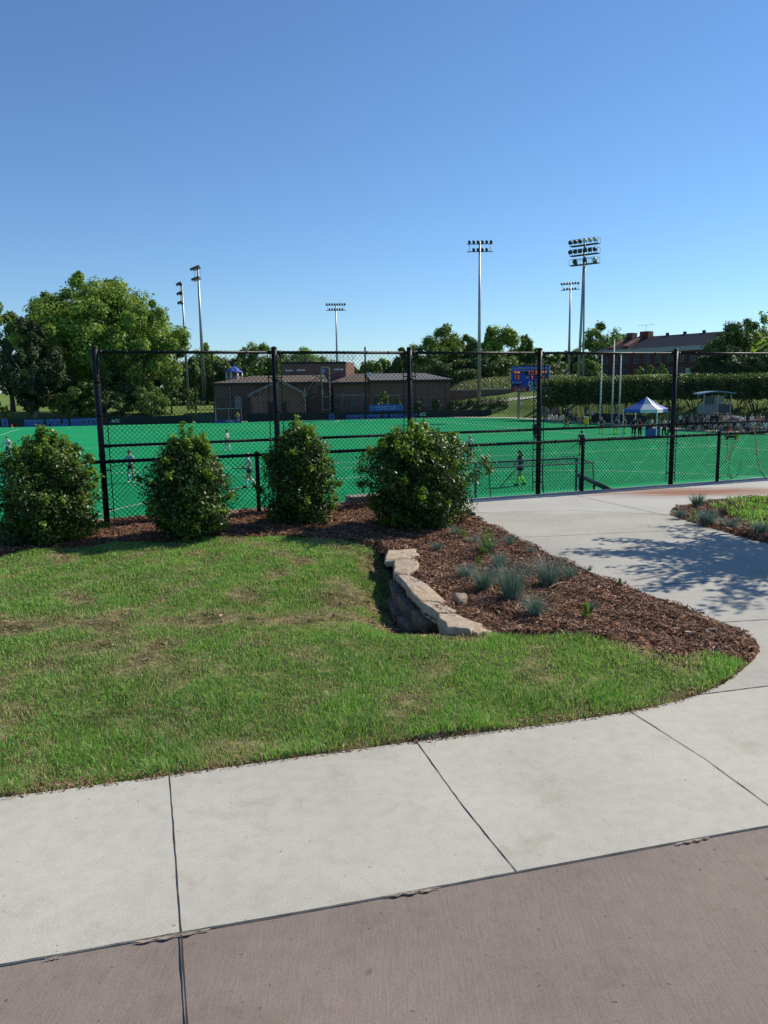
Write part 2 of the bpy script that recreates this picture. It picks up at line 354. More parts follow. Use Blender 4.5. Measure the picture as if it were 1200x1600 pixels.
# path with a hole for the island: cut as two parts joined along the island
i0, iR = P_isl[0], P_isl[6]
top = P_isl[0:7]; bot = [P_isl[0]]+P_isl[:6:-1]+[P_isl[6]]
P_pathA = near_line+pxpoly([(2600, 900)])+bot[::-1]+pxpoly([(1040, 802)])+[zc(at_z(742, 800))]+pxpoly(bed_pave)+pxpoly([(1160, 1046), (1130, 1068)])
def clean(P):
    out = []
    for p in P:
        if not out or math.hypot(p[0]-out[-1][0], p[1]-out[-1][1]) > 0.004: out.append(p)
    return out
sheet('path', clean(P_pathA), -0.12, -0.002, M_path)
P_pathB = [zc(at_z(742, 800)), zc(at_z(1040, 802))]+top+[zc(fpt(26, -0.06)), zc(fpt(4.55, -0.06))]
def rust_mat():
    mt, t, b = newmat('rust_stained_concrete'); big = noise(t, 0.9, 5)
    c = ramp(t, big, [(0.3, (0.35, 0.345, 0.325)), (0.65, (0.43, 0.42, 0.385))])
    fine = noise(t, 150, 3, 0.7); c = mix(t, 0.6, c, ramp(t, fine, [(0.3, (0.7,)*3), (0.5, (1,)*3)]), 'MULTIPLY')
    # iron-water stain: a lobe whose middle is fixed in the slab
    tc = t.nodes.new('ShaderNodeTexCoord'); mp = t.nodes.new('ShaderNodeMapping'); mp.vector_type = 'POINT'
    C = at_z(1095, 768); mp2 = t.nodes.new('ShaderNodeVectorMath'); mp2.operation = 'SUBTRACT'; mp2.inputs[1].default_value = (C.x, C.y, 0)
    t.links.new(tc.outputs['Object'], mp2.inputs[0])
    mp.inputs['Rotation'].default_value = (0, 0, -FA+0.05); mp.inputs['Scale'].default_value = (0.40, 1.5, 0); t.links.new(mp2.outputs[0], mp.inputs[0])
    ln = t.nodes.new('ShaderNodeVectorMath'); ln.operation = 'LENGTH'; t.links.new(mp.outputs[0], ln.inputs[0])
    nn = noise(t, 1.0, 5, 0.6, stretch=(0.9, 5.5, 1))
    s1 = t.nodes.new('ShaderNodeMath'); s1.operation = 'MULTIPLY_ADD'; t.links.new(nn, s1.inputs[0]); s1.inputs[1].default_value = 1.5; t.links.new(ln.outputs['Value'], s1.inputs[2])
    fac = ramp(t, s1.outputs[0], [(0.72, (1,)*3), (1.0, (0.55,)*3)])
    mr = t.nodes.new('ShaderNodeMapRange'); mr.inputs[1].default_value = 1.05; mr.inputs[2].default_value = 1.75; mr.inputs[3].default_value = 0.95; mr.inputs[4].default_value = 0
    t.links.new(s1.outputs[0], mr.inputs[0])
    c = mix(t, mr.outputs[0], c, (0.22, 0.085, 0.04))
    t.links.new(c, b.inputs['Base Color']); b.inputs['Roughness'].default_value = 0.9; bump(t, b, fine, 0.3, 0.003); return mt
sheet('path', clean(P_pathB), -0.12, -0.006, rust_mat())
P_pinks = pxpoly(walk_near)+[zc(at_z(1700, 1205)+Vector((3, -4, 0))), (6, -6), (-8, -6)]
P_pinks = clean([(p[0], p[1]) for p in P_pinks])
sheet('pink_pavement', P_pinks, -0.12, -0.005, M_pink)
# joints (saw cuts) lying a hair above the slabs
jb = MB()
def joint(pts, wdt=0.0045, z=0.0025, wob=0.0012):
    P = [at_z(*p) for p in pts]; q = []
    for a, b in zip(P[:-1], P[1:]):
        n = max(2, int((b-a).length/0.05))
        for i in range(n): q.append(a.lerp(b, i/n))
    q.append(P[-1]); L = []; Rr = []
    for i, p in enumerate(q):
        t = (q[min(i+1, len(q)-1)]-q[max(0, i-1)]).normalized(); nn = Vector((-t.y, t.x, 0))
        ww = wdt/2*RND.uniform(0.7, 1.35); o = nn*RND.uniform(-wob, wob)
        L.append(p+o+nn*ww); Rr.append(p+o-nn*ww)
    vs = [(v.x, v.y, z) for v in L+Rr]; n = len(L)
    jb.add(vs, [(i, i+1, n+i+1, n+i) for i in range(n-1)][::1])
joint([(265, 1211), (274, 1330), (283, 1457)]); joint([(283, 1460), (295, 1640)], 0.006)
joint([(650, 1158), (725, 1262), (807, 1362)]); joint([(985, 1112), (1100, 1185), (1200, 1258), (1400, 1400)])
joint([(885, 1108), (985, 1095), (1090, 1086), (1200, 1072), (1500, 1034)], 0.007)
joint([(0, 1508), (283, 1457.5), (540, 1412.5), (807, 1362.5), (1000, 1326.5), (1200, 1290.5), (1500, 1239)], 0.0035)
joint([(878, 769), (1045, 806)], 0.010); joint([(742, 801), (900, 797), (1042, 805)], 0.009)
joint([(812, 840), (1000, 831), (1150, 826)], 0.008); joint([(975, 917), (1200, 903)], 0.008); joint([(1128, 972), (1200, 968)], 0.008)
tag(jb.build('pavement_joints', M_joint), kind='structure')
# broken mortar along the sidewalk edge
cr = MB()
for (x0, y0, x1, y1, wd) in ((205, 1474, 330, 1452, 0.035), (600, 1402, 690, 1387, 0.03), (1055, 1319, 1110, 1308, 0.03), (70, 1500, 100, 1494, 0.012)):
    a, b = at_z(x0, y0), at_z(x1, y1); n = 26; t = (b-a).normalized(); nn = Vector((t.y, -t.x, 0))
    tp = []; bt = []
    for i in range(n+1):
        p = a.lerp(b, i/n); e = abs(math.sin(math.pi*i/n))**0.5
        bt.append(p+nn*(wd*.5*e*(.6+.4*math.sin(i*.9+x0))*RND.uniform(0.8, 1.0))); tp.append(p-nn*0.006*e*RND.uniform(0, 1))
    cr.add([(v.x, v.y, 0.0035) for v in tp+bt], [(i, i+1, n+2+i, n+1+i) for i in range(n)])
tag(cr.build('broken_mortar', M_patch), kind='structure')
# ground below everything near, as a shelf up to the fence
sheet('ground', [(-60, -20), (60, -20)]+[zc(fpt(60, 0.35)), zc(fpt(-60, 0.35))], -4.0, -0.6, M_mulchsoil)
# lawn surface
def grid_region(name, P, zf, mt, step=0.05, skirt=True):
    xs = [p[0] for p in P]; ys = [p[1] for p in P]
    X = np.arange(max(min(xs), -7), min(max(xs), 14), step); Y = np.arange(min(ys), max(ys), step)
    X = np.append(np.insert(X, 0, X[0]-step), X[-1]+step); Y = np.append(np.insert(Y, 0, Y[0]-step), [Y[-1]+step, Y[-1]+2*step])
    gx, gy = np.meshgrid(X, Y); c = np.zeros(gx.shape, bool)
    for dx in (-.6, .5, 1.6):
        for dy in (-.6, .5, 1.6): c |= inpoly((gx+step*dx).ravel(), (gy+step*dy).ravel(), P).reshape(gx.shape)
    ins = inpoly(gx.ravel(), gy.ravel(), P).reshape(gx.shape); z = zf(gx, gy); z = np.where(ins, z, np.minimum(z, -0.025)); nx = len(X); V = np.stack([gx, gy, z], -1).reshape(-1, 3)
    ii, jj = np.where(c[:-1, :-1]); a = ii*nx+jj
    F = np.stack([a, a+1, a+nx+1, a+nx], -1)
    return np_mesh(name, V, [F], mt, smooth=True)
RNG = np.random.default_rng(11)
dirtC = [(at_z(600, 950), 1.0), (at_z(500, 955), 0.95), (at_z(420, 965), 0.9), (at_z(280, 968), .7), (at_z(530, 950), .9), (at_z(160, 1010), .6), (at_z(240, 1035), .4), (at_z(100, 972), .7), (at_z(570, 920), 0.8), (at_z(340, 960), 0.5), (at_z(60, 975), 0.45), (at_z(200, 965), 0.4)]
def snoise(x, y, f, seed):
    r = np.random.default_rng(seed); s = 0
    for k in range(7):
        a = r.uniform(0, 6.28); ff = f*r.uniform(0.6, 2.0); s = s+np.sin(x*ff*math.cos(a)+y*ff*math.sin(a)+r.uniform(0, 6.28))
    return s/7
def bare(x, y):
    b = 0*x
    for c, s in dirtC:
        b = np.maximum(b, s*np.exp(-(((x-c.x)/0.42)**2+((y-c.y)/0.20)**2)))
    b = b*1.25+0.8*np.clip(snoise(x, y, 9, 3)*2.2-0.12, 0, 1)*(0.35+0.65*np.clip((y-3.3)/2.0, 0, 1))
    return np.clip(b+0.25*snoise(x, y, 22, 5)*(b > 0.05), 0, 1)
o = grid_region('lawn_ground', P_lawn, lambda x, y: zlawn(x, y)-0.004, M_lawnsoil, 0.04); tag(o, kind='structure')
def zbed(x, y):
    return 0.015+0.012*np.sin(x*7+y*3)+0.012*np.sin(x*3.1-y*6.2)+0.008*np.sin(x*17+y*13)
o = grid_region('mulch_ground', P_bed, zbed, M_mulchsoil, 0.04); tag(o, kind='structure')
o = grid_region('island_ground', P_isl, lambda x, y: zbed(x, y)-0.005, M_mulchsoil, 0.06); tag(o, kind='structure')
def blades(name, P, dens, h0, h1, wd, zf, barefn=None, label=None, dmax=None, drybase=0.1, bb=None, tall=None, tuftn=0.5):
    xs = [p[0] for p in P]; ys = [p[1] for p in P]
    x0, x1 = max(min(xs), -6.5), min(max(xs), 13); y0, y1 = min(ys), max(ys)
    n = int((x1-x0)*(y1-y0)*dens)
    x = RNG.uniform(x0, x1, n); y = RNG.uniform(y0, y1, n)
    k = inpoly(x, y, P) & (np.abs(x) < y*0.62+0.6); x, y = x[k], y[k]
    d = np.hypot(x, y)
    keep = RNG.uniform(0, 1, len(x)) < np.clip((4.2/d)**1.3, 0.2, 1); x, y = x[keep], y[keep]; d = d[keep]
    b = barefn(x, y) if barefn else 0*x
    keep = RNG.uniform(0, 1, len(x)) > b*0.62; x, y, d, b = x[keep], y[keep], d[keep], b[keep]
    n = len(x); z = zf(x, y)
    tf = np.clip(0.5+2.0*snoise(x, y, 9, 21), 0, 1)
    hh = RNG.uniform(h0, h1, n)*(0.55+0.75*tf)*(1-0.68*b)
    if tall is not None: hh = hh*(1+tall(x, y))
    ww = wd*RNG.uniform(0.7, 1.3, n)*np.clip(d/4.0, 1, 2.6)
    az = RNG.uniform(0, 2*np.pi, n); lean = RNG.uniform(0.15, 1.25, n)*hh
    la = RNG.uniform(0, 2*np.pi, n)
    wx, wy = np.cos(az)*ww/2, np.sin(az)*ww/2; lx, ly = np.cos(la)*lean, np.sin(la)*lean
    V = np.zeros((n, 5, 3))
    V[:, 0] = np.stack([x-wx, y-wy, z-0.004], -1); V[:, 1] = np.stack([x+wx, y+wy, z-0.004], -1)
    V[:, 2] = np.stack([x+wx*.8+lx*.35, y+wy*.8+ly*.35, z+hh*.6], -1); V[:, 3] = np.stack([x-wx*.8+lx*.35, y-wy*.8+ly*.35, z+hh*.6], -1)
    V[:, 4] = np.stack([x+lx, y+ly, z+np.sqrt(np.maximum(hh**2-(lean*.6)**2, (.4*hh)**2))*.97], -1)
    i = np.arange(n)[:, None]*5
    F4 = i+np.array([0, 1, 2, 3]); F3 = i+np.array([3, 2, 4])
    tint = RNG.uniform(0, 1, n)**3; dry = (RNG.uniform(0, 1, n) < drybase+1.0*b+0.25*np.clip(snoise(x, y, 3, 9), 0, 1)).astype(float)*RNG.uniform(0.5, 1, n)
    o = np_mesh(name, V.reshape(-1, 3), [F4, F3], M_blade, attrs={'tint': np.repeat(tint, 5), 'dry': np.repeat(dry, 5)})
    tag(o, label, 'grass', kind='stuff'); return o
edgeP = [Vector((p[0], p[1], 0)) for p in pxpoly(lawn_near)]
edge2 = [at_z(x, y) for x, y in bed_grass]
def tallf(x, y): return 0.75*np.exp(-(dseg(x, y, edgeP)/0.35)**2)+0.5*np.exp(-(dseg(x, y, edge2)/0.25)**2)+0.9*np.exp(-(np.hypot(x-TU.x, y-TU.y)/0.28)**2)
TU = at_z(575, 880)
lg = blades('lawn_grass', P_lawn, 12500, 0.012, 0.034, 0.0034, zlawn, bare, 'patchy bright green lawn with dry straw coloured spots between bed and sidewalk', drybase=0.17, tall=tallf)
P_islg = pxpoly([(1128, 782), (1200, 777), (1480, 770), (1480, 840), (1260, 842), (1180, 826), (1130, 806), (1110, 792)])
blades('island_grass', P_islg, 2600, 0.06, 0.11, 0.006, lambda x, y: zbed(x, y)-0.01, None, 'patch of longer green grass in the planting island beside the path', drybase=0.03)
# mulch chips
def chips(name, P, dens, label, cond=None, zf=zbed, smin=0.007, smax=0.032):
    xs = [p[0] for p in P]; ys = [p[1] for p in P]
    x0, x1 = max(min(xs), -6.5), min(max(xs), 9); y0, y1 = min(ys), max(ys)
    n = int((x1-x0)*(y1-y0)*dens); x = RNG.uniform(x0, x1, n); y = RNG.uniform(y0, y1, n)
    k = inpoly(x, y, P) & (np.abs(x) < y*0.6+0.4); x, y = x[k], y[k]
    if cond is not None: k = cond(x, y); x, y = x[k], y[k]
    n = len(x); z = zf(x, y)+RNG.uniform(0.0, 0.014, n)
    L = RNG.uniform(smin, smax, n)*RNG.uniform(0.5, 1.0, n); W = L*RNG.uniform(0.12, 0.4, n)
    az = RNG.uniform(0, 6.283, n); ti = RNG.normal(0, 0.35, n); ro = RNG.uniform(-0.9, 0.9, n)
    u = np.stack([np.cos(az)*np.cos(ti), np.sin(az)*np.cos(ti), np.sin(ti)], -1)*L[:, None]
    s = np.stack([-np.sin(az)*np.cos(ro), np.cos(az)*np.cos(ro), np.sin(ro)], -1)*W[:, None]
    c = np.stack([x, y, z+0.004], -1)
    V = np.stack([c-u-s*.6, c+u*.8-s, c+u+s*.5, c-u*.7+s], 1)
    F = np.arange(n)[:, None]*4+np.arange(4)
    t = np.clip(RNG.beta(2.2, 3.2, n)+(RNG.uniform(0, 1, n) < 0.03)*0.5, 0, 1)
    o = np_mesh(name, V.reshape(-1, 3), [F], M_chip, attrs={'tint': np.repeat(t, 4)}); tag(o, label, 'mulch', kind='stuff'); return o
chips('bark_mulch', P_bed, 5200, 'reddish brown shredded bark mulch covering the planting bed and shrub strip')
chips('island_mulch', P_isl, 1200, 'brown bark mulch around the tufts in the small planting island', smax=0.06)
chips('swale_litter', P_lawn, 1500, 'brown leaf and chip litter in the bare dip below the stone wall', cond=lambda x, y: (bare(x, y) > RNG.uniform(0.55, 1.9, len(x))) | (dseg(x, y, WALL[:5]) < RNG.uniform(0.0, 0.5, len(x))), zf=zlawn)
chips('sidewalk_edge_soil', pxpoly([(x, y+5) for x, y in lawn_near]+[(x, y-12) for x, y in lawn_near[::-1]]), 9000, 'thin rim of brown crumbs along the lawn edge of the sidewalk', zf=lambda x, y: 0*x-0.004, smin=0.004, smax=0.016)
# ------------------------------------------------------------------ stone wall (each stone its own thing)
def stone(pts_px, ztop, thick, label, jit=0.012, seed=0, ptsw=None):
    r = random.Random(seed); P = ptsw or [at_z(x, y, ztop) for x, y in pts_px]
    c = sum(P, Vector())/len(P); ring = []
    n = len(P)
    for i in range(n):
        a, b = P[i], P[(i+1) % n]
        for k in range(3):
            q = a.lerp(b, k/3); q = q+Vector((r.uniform(-jit, jit), r.uniform(-jit, jit), 0)); ring.append(q-c)
    nn = len(ring); vs = []
    for lv, sc, dz in ((0, 0.90, 0.0), (1, 1.0, -0.018), (2, 1.02, -thick*0.55), (3, 0.93, -thick)):
        for q in ring: vs.append((q.x*sc+r.uniform(-.006, .006), q.y*sc+r.uniform(-.006, .006), dz+r.uniform(-.006, .006)))
    fs = [(l*nn+i, l*nn+(i+1) % nn, (l+1)*nn+(i+1) % nn, (l+1)*nn+i) for l in range(3) for i in range(nn)]
    vs.append((0, 0, 0.004)); k = len(vs)-1
    fs = [f[::-1] for f in fs]+[(i, (i+1) % nn, k) for i in range(nn)]+[tuple(range(4*nn-1, 3*nn-1, -1))]
    mb = MB(); mb.add(vs, fs); o = mb.build('wall_stone', M_stone_shade if seed >= 20 and seed < 40 else M_stone, bevel=0.006); o.location = (c.x, c.y, ztop)
    tag(o, label, 'stone', 'stones of the low dry stone wall'); return o
stone([(606, 858), (650, 857), (655, 868), (640, 872), (602, 874)], 0.06, 0.08, 'flat tan stone at the far end of the wall, partly under shrub shade', seed=1)
stone([(614, 872), (652, 868), (655, 884), (641, 892), (638, 899), (615, 893)], 0.045, 0.09, 'broad tan stone second from the far end of the wall', seed=2)
stone([(620, 898), (640, 896), (668, 914), (676, 922), (640, 922)], 0.04, 0.08, 'narrow pointed pale stone third from the far end', seed=3)
stone([(636, 916), (668, 914), (697, 935), (690, 941), (655, 938)], 0.05, 0.09, 'long pale slab in the middle of the wall', seed=4)
stone([(656, 939), (686, 940), (716, 953), (708, 957), (684, 956)], 0.04, 0.11, 'tan stone with a square face just below the long slab', seed=5)
stone([(681, 958), (712, 958), (754, 975), (735, 984), (700, 980)], 0.03, 0.12, 'large pale flat stone near the grass end of the wall', seed=6)
stone([(726, 980), (752, 976), (772, 986), (745, 990)], 0.015, 0.10, 'low tan stone at the grass end, half sunk', seed=7)
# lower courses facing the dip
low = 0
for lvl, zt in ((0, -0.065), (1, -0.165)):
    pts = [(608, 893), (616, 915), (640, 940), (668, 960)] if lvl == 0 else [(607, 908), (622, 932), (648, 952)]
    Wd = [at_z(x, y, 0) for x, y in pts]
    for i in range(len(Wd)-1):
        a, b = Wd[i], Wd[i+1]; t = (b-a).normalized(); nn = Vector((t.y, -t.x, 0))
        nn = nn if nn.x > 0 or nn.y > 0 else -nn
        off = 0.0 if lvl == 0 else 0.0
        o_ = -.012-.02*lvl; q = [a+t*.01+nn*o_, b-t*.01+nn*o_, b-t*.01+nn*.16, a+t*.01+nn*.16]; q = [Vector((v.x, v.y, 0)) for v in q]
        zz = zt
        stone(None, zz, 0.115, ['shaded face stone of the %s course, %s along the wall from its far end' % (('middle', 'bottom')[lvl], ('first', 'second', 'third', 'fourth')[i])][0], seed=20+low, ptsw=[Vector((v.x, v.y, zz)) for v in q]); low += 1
o = stone([(709, 926), (727, 925), (731, 933), (716, 937)], 0.07, 0.09, 'small loose grey stone lying alone in the mulch', seed=40); o.name = 'loose_stone'; del o['group']
# ------------------------------------------------------------------ chain link fences at the edge of the field
TH, LH, MH = 2.43, 0.878, 1.09
def chainlink(mb, t0, t1, z0, z1, n, sp=0.066, r=0.0030, P=fpt, spike=0.03):
    """both families of slanted wires between t0..t1 and z0..z1"""
    h = z1-z0
    for sgn in (1, -1):
        s = t0-h if sgn > 0 else t0
        e = t1 if sgn > 0 else t1+h
        k = math.ceil(s/sp)
        while k*sp < e:
            a = k*sp
            ta, za, tb, zb = (a, z0, a+h, z1) if sgn > 0 else (a, z0, a-h, z1)
            if sgn > 0:
                if ta < t0: za += t0-ta; ta = t0
                if tb > t1: zb -= tb-t1; tb = t1
            else:
                if ta > t1: za += ta-t1; ta = t1
                if tb < t0: zb -= t0-tb; tb = t0
            if zb-za > 0.02:
                ext = spike if abs(zb-z1) < 1e-6 else 0
                q = n+0.003*sgn
                mb.tube([P(ta, q, za), P(tb+ext*sgn, q, zb+ext)], r, 3, False)
            k += 1
tp = [-0.02, 2.455, 4.61, 6.985, 9.83, 12.5, 15.1]
fence = thing('tall_fence', 'tall black chain link fence with round posts along the top of the field bank', 'fence', (0, 0, 0))
for i, t in enumerate(tp):
    mb = MB(); mb.tube([fpt(t, 0, -0.3), fpt(t, 0, TH-0.01)], 0.042, 12); mb.ell(fpt(t, 0, TH-0.005), (0.047, 0.047, 0.03))
    for z in (0.35, 0.95, 1.5, 1.95): mb.tube([fpt(t, 0, z), fpt(t, 0, z+0.03)], 0.049, 12)
    mb.build('post', M_black, fence, smooth=True)
    for s in (-1, 1):
        if i == 0 and s < 0: continue
        mb = MB(); mb.tube([fpt(t+s*0.10, 0.012, 0.03), fpt(t+s*0.10, 0.012, TH-0.09)], 0.007, 6)
        for z in (0.2, 0.75, 1.4, 2.0): mb.tube([fpt(t+s*0.035, 0, z), fpt(t+s*0.11, 0.012, z)], 0.010, 5)
        mb.build('tension_bar', M_black, fence)
for nm, z, r in (('top_rail', TH-0.065, 0.022), ('mid_rail', MH, 0.022)):
    mb = MB()
    for a, b in zip(tp[:-1], tp[1:]):
        mb.tube([fpt(a+.03, 0, z), fpt(b-.03, 0, z)], r, 10)
        for e in (a+.05, b-.09): mb.tube([fpt(e, 0, z), fpt(e+.04, 0, z)], r+.007, 10)
        for k in range(1, 6): mb.tube([fpt(a+(b-a)*k/6, 0, z), fpt(a+(b-a)*k/6+.012, 0, z)], r+.005, 8)
    mb.build(nm, M_black, fence, smooth=True)
mb = MB(); chainlink(mb, tp[0]+.05, tp[-1]-.05, 0.04, TH-0.065, 0.03); mb.build('chain_link', M_wire, fence)
lowf = thing('low_fence', 'waist high black chain link fence running in front of the tall one', 'fence', (0, 0, 0))
NL = -0.075
for t in (-6.6, -4.2, -1.9, 2.12, 7.83, 10.86, 13.6):
    mb = MB(); mb.tube([fpt(t, NL, -0.3), fpt(t, NL, LH+.01)], 0.031, 12); mb.tube([fpt(t, NL, LH-0.02), fpt(t, NL, LH+.05)], 0.036, 12); mb.build('post', M_black, lowf, smooth=True)
mb = MB(); mb.tube([fpt(-8, NL, LH), fpt(15, NL, LH)], 0.025, 10)
for k in range(-12, 28): mb.tube([fpt(k*.55+.1, NL, LH), fpt(k*.55+.13, NL, LH)], 0.030, 8)
mb.build('top_rail', M_black, lowf, smooth=True)
mb = MB(); chainlink(mb, -8, 15, 0.03, LH, NL-0.03, sp=0.072); mb.build('chain_link', M_wire, lowf)
curb = MB()
for i in range(12):
    a = -14+i*1.55; curb.add([fpt(a+dx*1.54, n, z) for z in (-1.0, 0.02+0.0*(i % 3)) for dx, n in ((0, .12), (1, .12), (1, .42), (0, .42))], [(0, 3, 2, 1), (4, 5, 6, 7), (0, 1, 5, 4), (1, 2, 6, 5), (2, 3, 7, 6), (3, 0, 4, 7)])
o = curb.build('field_bank_curb', M_curb, bevel=0.01); tag(o, 'long low concrete curb behind the fence along the mulch strip', 'curb')
mb = MB(); mb.add([fpt(a, n, z) for z in (-0.1, 0.13) for a, n in ((3.62, .14), (4.5, .14), (4.5, .38), (3.62, .38))], [(0, 3, 2, 1), (4, 5, 6, 7), (0, 1, 5, 4), (1, 2, 6, 5), (2, 3, 7, 6), (3, 0, 4, 7)])
tag(mb.build('concrete_block', plain('block_concrete', (0.30, 0.27, 0.24), 0.9, var=0.25), bevel=0.012), 'raised concrete block behind the fence, left of the widest shrub', 'block')
rw = MB(); rw.add([fpt(a, n, z) for z in (-3.0, -0.13) for a, n in ((-60, .40), (60, .40), (60, .75), (-60, .75))], [(0, 3, 2, 1), (4, 5, 6, 7), (0, 1, 5, 4), (1, 2, 6, 5), (2, 3, 7, 6), (3, 0, 4, 7)])
tag(rw.build('retaining_wall', M_curb), 'long concrete retaining wall holding the path above the field', 'wall')
# things on the field side and on the fence
def curve_pts(P, n=8):
    out = []
    for i in range(len(P)-1):
        p0, p1, p2, p3 = P[max(i-1, 0)], P[i], P[i+1], P[min(i+2, len(P)-1)]
        for k in range(n):
            t = k/n; out.append(0.5*((2*p1)+(p2-p0)*t+(2*p0-5*p1+4*p2-p3)*t*t+(3*p1-p0-3*p2+p3)*t**3))
    return out+[P[-1]]
def on_fence(px, py, n=-0.12):
    d = ray(px, py); e = Vector((0, 0, EYE)); t = (FO+FN*n-e).dot(FN)/d.dot(FN); return e+d*t
M_orange = plain('orange_cord', (0.42, 0.12, 0.03), 0.5); M_yellow = plain('yellow_hose', (0.45, 0.30, 0.06), 0.5)
c1 = MB().tube(curve_pts([on_fence(x, y) for x, y in [(1134, 682), (1137, 700), (1134, 722), (1141, 712), (1150, 690), (1149, 682), (1143, 700), (1139, 735), (1144, 748), (1136, 742)]]), 0.006, 6)
tag(c1.build('extension_cord', M_orange, smooth=True), 'tangled rusty orange cord hung over the low fence rail', 'cord')
c2 = MB().tube(curve_pts([on_fence(x, y) for x, y in [(1178, 664), (1181, 690), (1183, 715), (1190, 738), (1204, 752), (1230, 758)]]), 0.010, 8)
tag(c2.build('garden_hose', M_yellow, smooth=True), 'yellow hose hanging in a curve from the fence at the right', 'hose')
c3 = MB().tube(curve_pts([on_fence(x, y) for x, y in [(1126, 668), (1124, 690), (1120, 725), (1123, 745), (1135, 750), (1152, 742), (1158, 720)]]), 0.004, 6)
tag(c3.build('thin_cord', M_black, smooth=True), 'thin black cord looped beside the tangled orange cord', 'cord')
hr = thing('stair_handrail', 'black handrail sloping down to the field beyond the pavement edge', 'handrail')
a, b = at_y(903, 742, 17.2), at_y(950, 764, 14.2)
for nn, r in (('rail', 0.045),):
    d = (b-a).normalized(); mb = MB(); mb.tube([a, b+d*1.0], r, 10); mb.build('rail', M_black, hr, smooth=True)
    mb = MB(); mb.tube([a+Vector((.12, -.2, -.35)), b+d*1.0+Vector((.12, -.2, -.35))], r*.8, 10); mb.build('lower_rail', M_black, hr, smooth=True)
for k in (0.1, 0.6, 1.1):
    p = a.lerp(b, k); mb = MB(); mb.tube([p, Vector((p.x, p.y, -2.6))], 0.03, 8); mb.build('post', M_black, hr, smooth=True)
# ------------------------------------------------------------------ the field
FZ = -2.65
FP = Vector((0.9511, 0.309, 0)); FAx = Vector((-0.309, 0.9511, 0))
def fld(p, a, z=FZ): v = FP*(13.3+p)+FAx*a; return Vector((v.x, v.y, z))
A0, A1 = 23.4, 114.9
TE = [(-260, 105.0), (0, 109.6), (150, 113.5), (300, 116), (450, 117), (600, 119.5), (700, 121.5), (800, 114), (836, 108), (920, 96), (960, 91.5), (1010, 83), (1080, 76), (1200, 69), (1400, 60), (1750, 47), (2600, 32)]
def edgeY(px): return float(np.interp(px, [e[0] for e in TE], [e[1] for e in TE]))
def gpt(px, Y, z): # ground position on the azimuth of a photo column at horizon height
    d = ray(px, horizon(px)); return Vector((d.x/d.y*Y, Y, z))
tp2 = [gpt(px, Y, FZ) for px, Y in TE]
turf = MB().slab([(p.x, p.y) for p in [fpt(40, 1.0), fpt(-75, 1.0)]]+[(p.x, p.y) for p in tp2], FZ-0.1, FZ)
tag(turf.build('field_turf', M_turf), kind='structure')
lm = MB()
def stripe(P, wd=0.075, z=FZ+0.006):
    P = [Vector(p) for p in P]; L = []; Q = []
    for i, p in enumerate(P):
        t = (P[min(i+1, len(P)-1)]-P[max(0, i-1)]).normalized(); nn = Vector((-t.y, t.x, 0))*wd/2
        L.append(p+nn); Q.append(p-nn)
    n = len(P); lm.add([(v.x, v.y, z) for v in L+Q], [(i, n+i, n+i+1, i+1) for i in range(n-1)])
WDT = 27.5
for s in (-1, 1): stripe([fld(s*WDT, A0), fld(s*WDT, A1)])
for a in (A0, A1): stripe([fld(-WDT, a), fld(WDT, a)])
for a in (A0+22.9, (A0+A1)/2, A1-22.9): stripe([fld(-WDT+.05, a), fld(WDT-.05, a)], z=FZ+0.010)
for g, s in ((A0, 1), (A1, -1)):
    for rr, dash in ((14.63, 0), (19.63, 1)):
        pts = []
        for k in range(0, 91):
            th = math.pi/2*k/90; pts.append((1.83+rr*math.cos(th), rr*math.sin(th)))
        for sg in (-1, 1):
            Q = [fld(sg*x, g+s*y) for x, y in pts]
            if not dash: stripe(Q, z=FZ+0.014)
            else:
                for k in range(0, 88, 6): stripe(Q[k:k+3], z=FZ+0.014)
        stripe([fld(-1.83, g+s*rr), fld(1.83, g+s*rr)], z=FZ+0.014)
for g, s in ((A0, 1), (A1, -1)):
    mb = fld(0, g+s*6.4); lm.tube([mb+Vector((0, 0, 0.005)), mb+Vector((0, 0, 0.012))], 0.09, 12)
tag(lm.build('field_lines', M_line), kind='structure')
st = MB(); S1 = [gpt(px, Y-0.02, 0) for px, Y in TE]; S2 = [gpt(px, Y+(1.3 if px < 760 else 3.4), 0) for px, Y in TE]; n = len(S1)
st.add([(p.x, p.y, FZ+0.05) for p in S1]+[(p.x, p.y, FZ+0.05) for p in S2]+[(p.x, p.y, FZ-.1) for p in S1], [(i, i+1, n+i+1, n+i) for i in range(n-1)]+[(i, 2*n+i, 2*n+i+1, i+1) for i in range(n-1)])
tag(st.build('field_edge_strip', plain('sand_concrete', (0.50, 0.44, 0.35), 0.9)), kind='structure')
# far terrain: one sheet from the field edge to the horizon
def sm(x): x = min(max(x, 0), 1); return x*x*(3-2*x)
def farz(px, s):
    kl = sm((px-640)/90)
    left = -2.75+1.3*sm((s-4)/30)+0.016*max(0, s-30)
    if px > 1000 or True:
        rt_ = -2.72+2.9*sm((s-4.2)/14)+3.3*sm((s-16)/22)
    v = left*(1-kl)+rt_*kl
    if s > 120: v += 0.0
    return min(v, 3.6)
def far_ground(px, Y): return gpt(px, Y, farz(px, Y-edgeY(px)))
pxs = list(np.linspace(-900, 2600, 150)); ss = [0.5, 2, 4, 6, 8, 10, 12, 14, 16, 18, 20, 23, 26, 30, 34, 38, 45, 60, 80, 110, 160, 300, 700, 1800]
V = [gpt(px, edgeY(px)+s, farz(px, s)) for s in ss for px in pxs]; n = len(pxs)
V = [(v.x, v.y, v.z+0.06*math.sin(v.x*.7)*math.cos(v.y*.5)*(s > 3)) for v, s in zip(V, [s for s in ss for _ in pxs])]
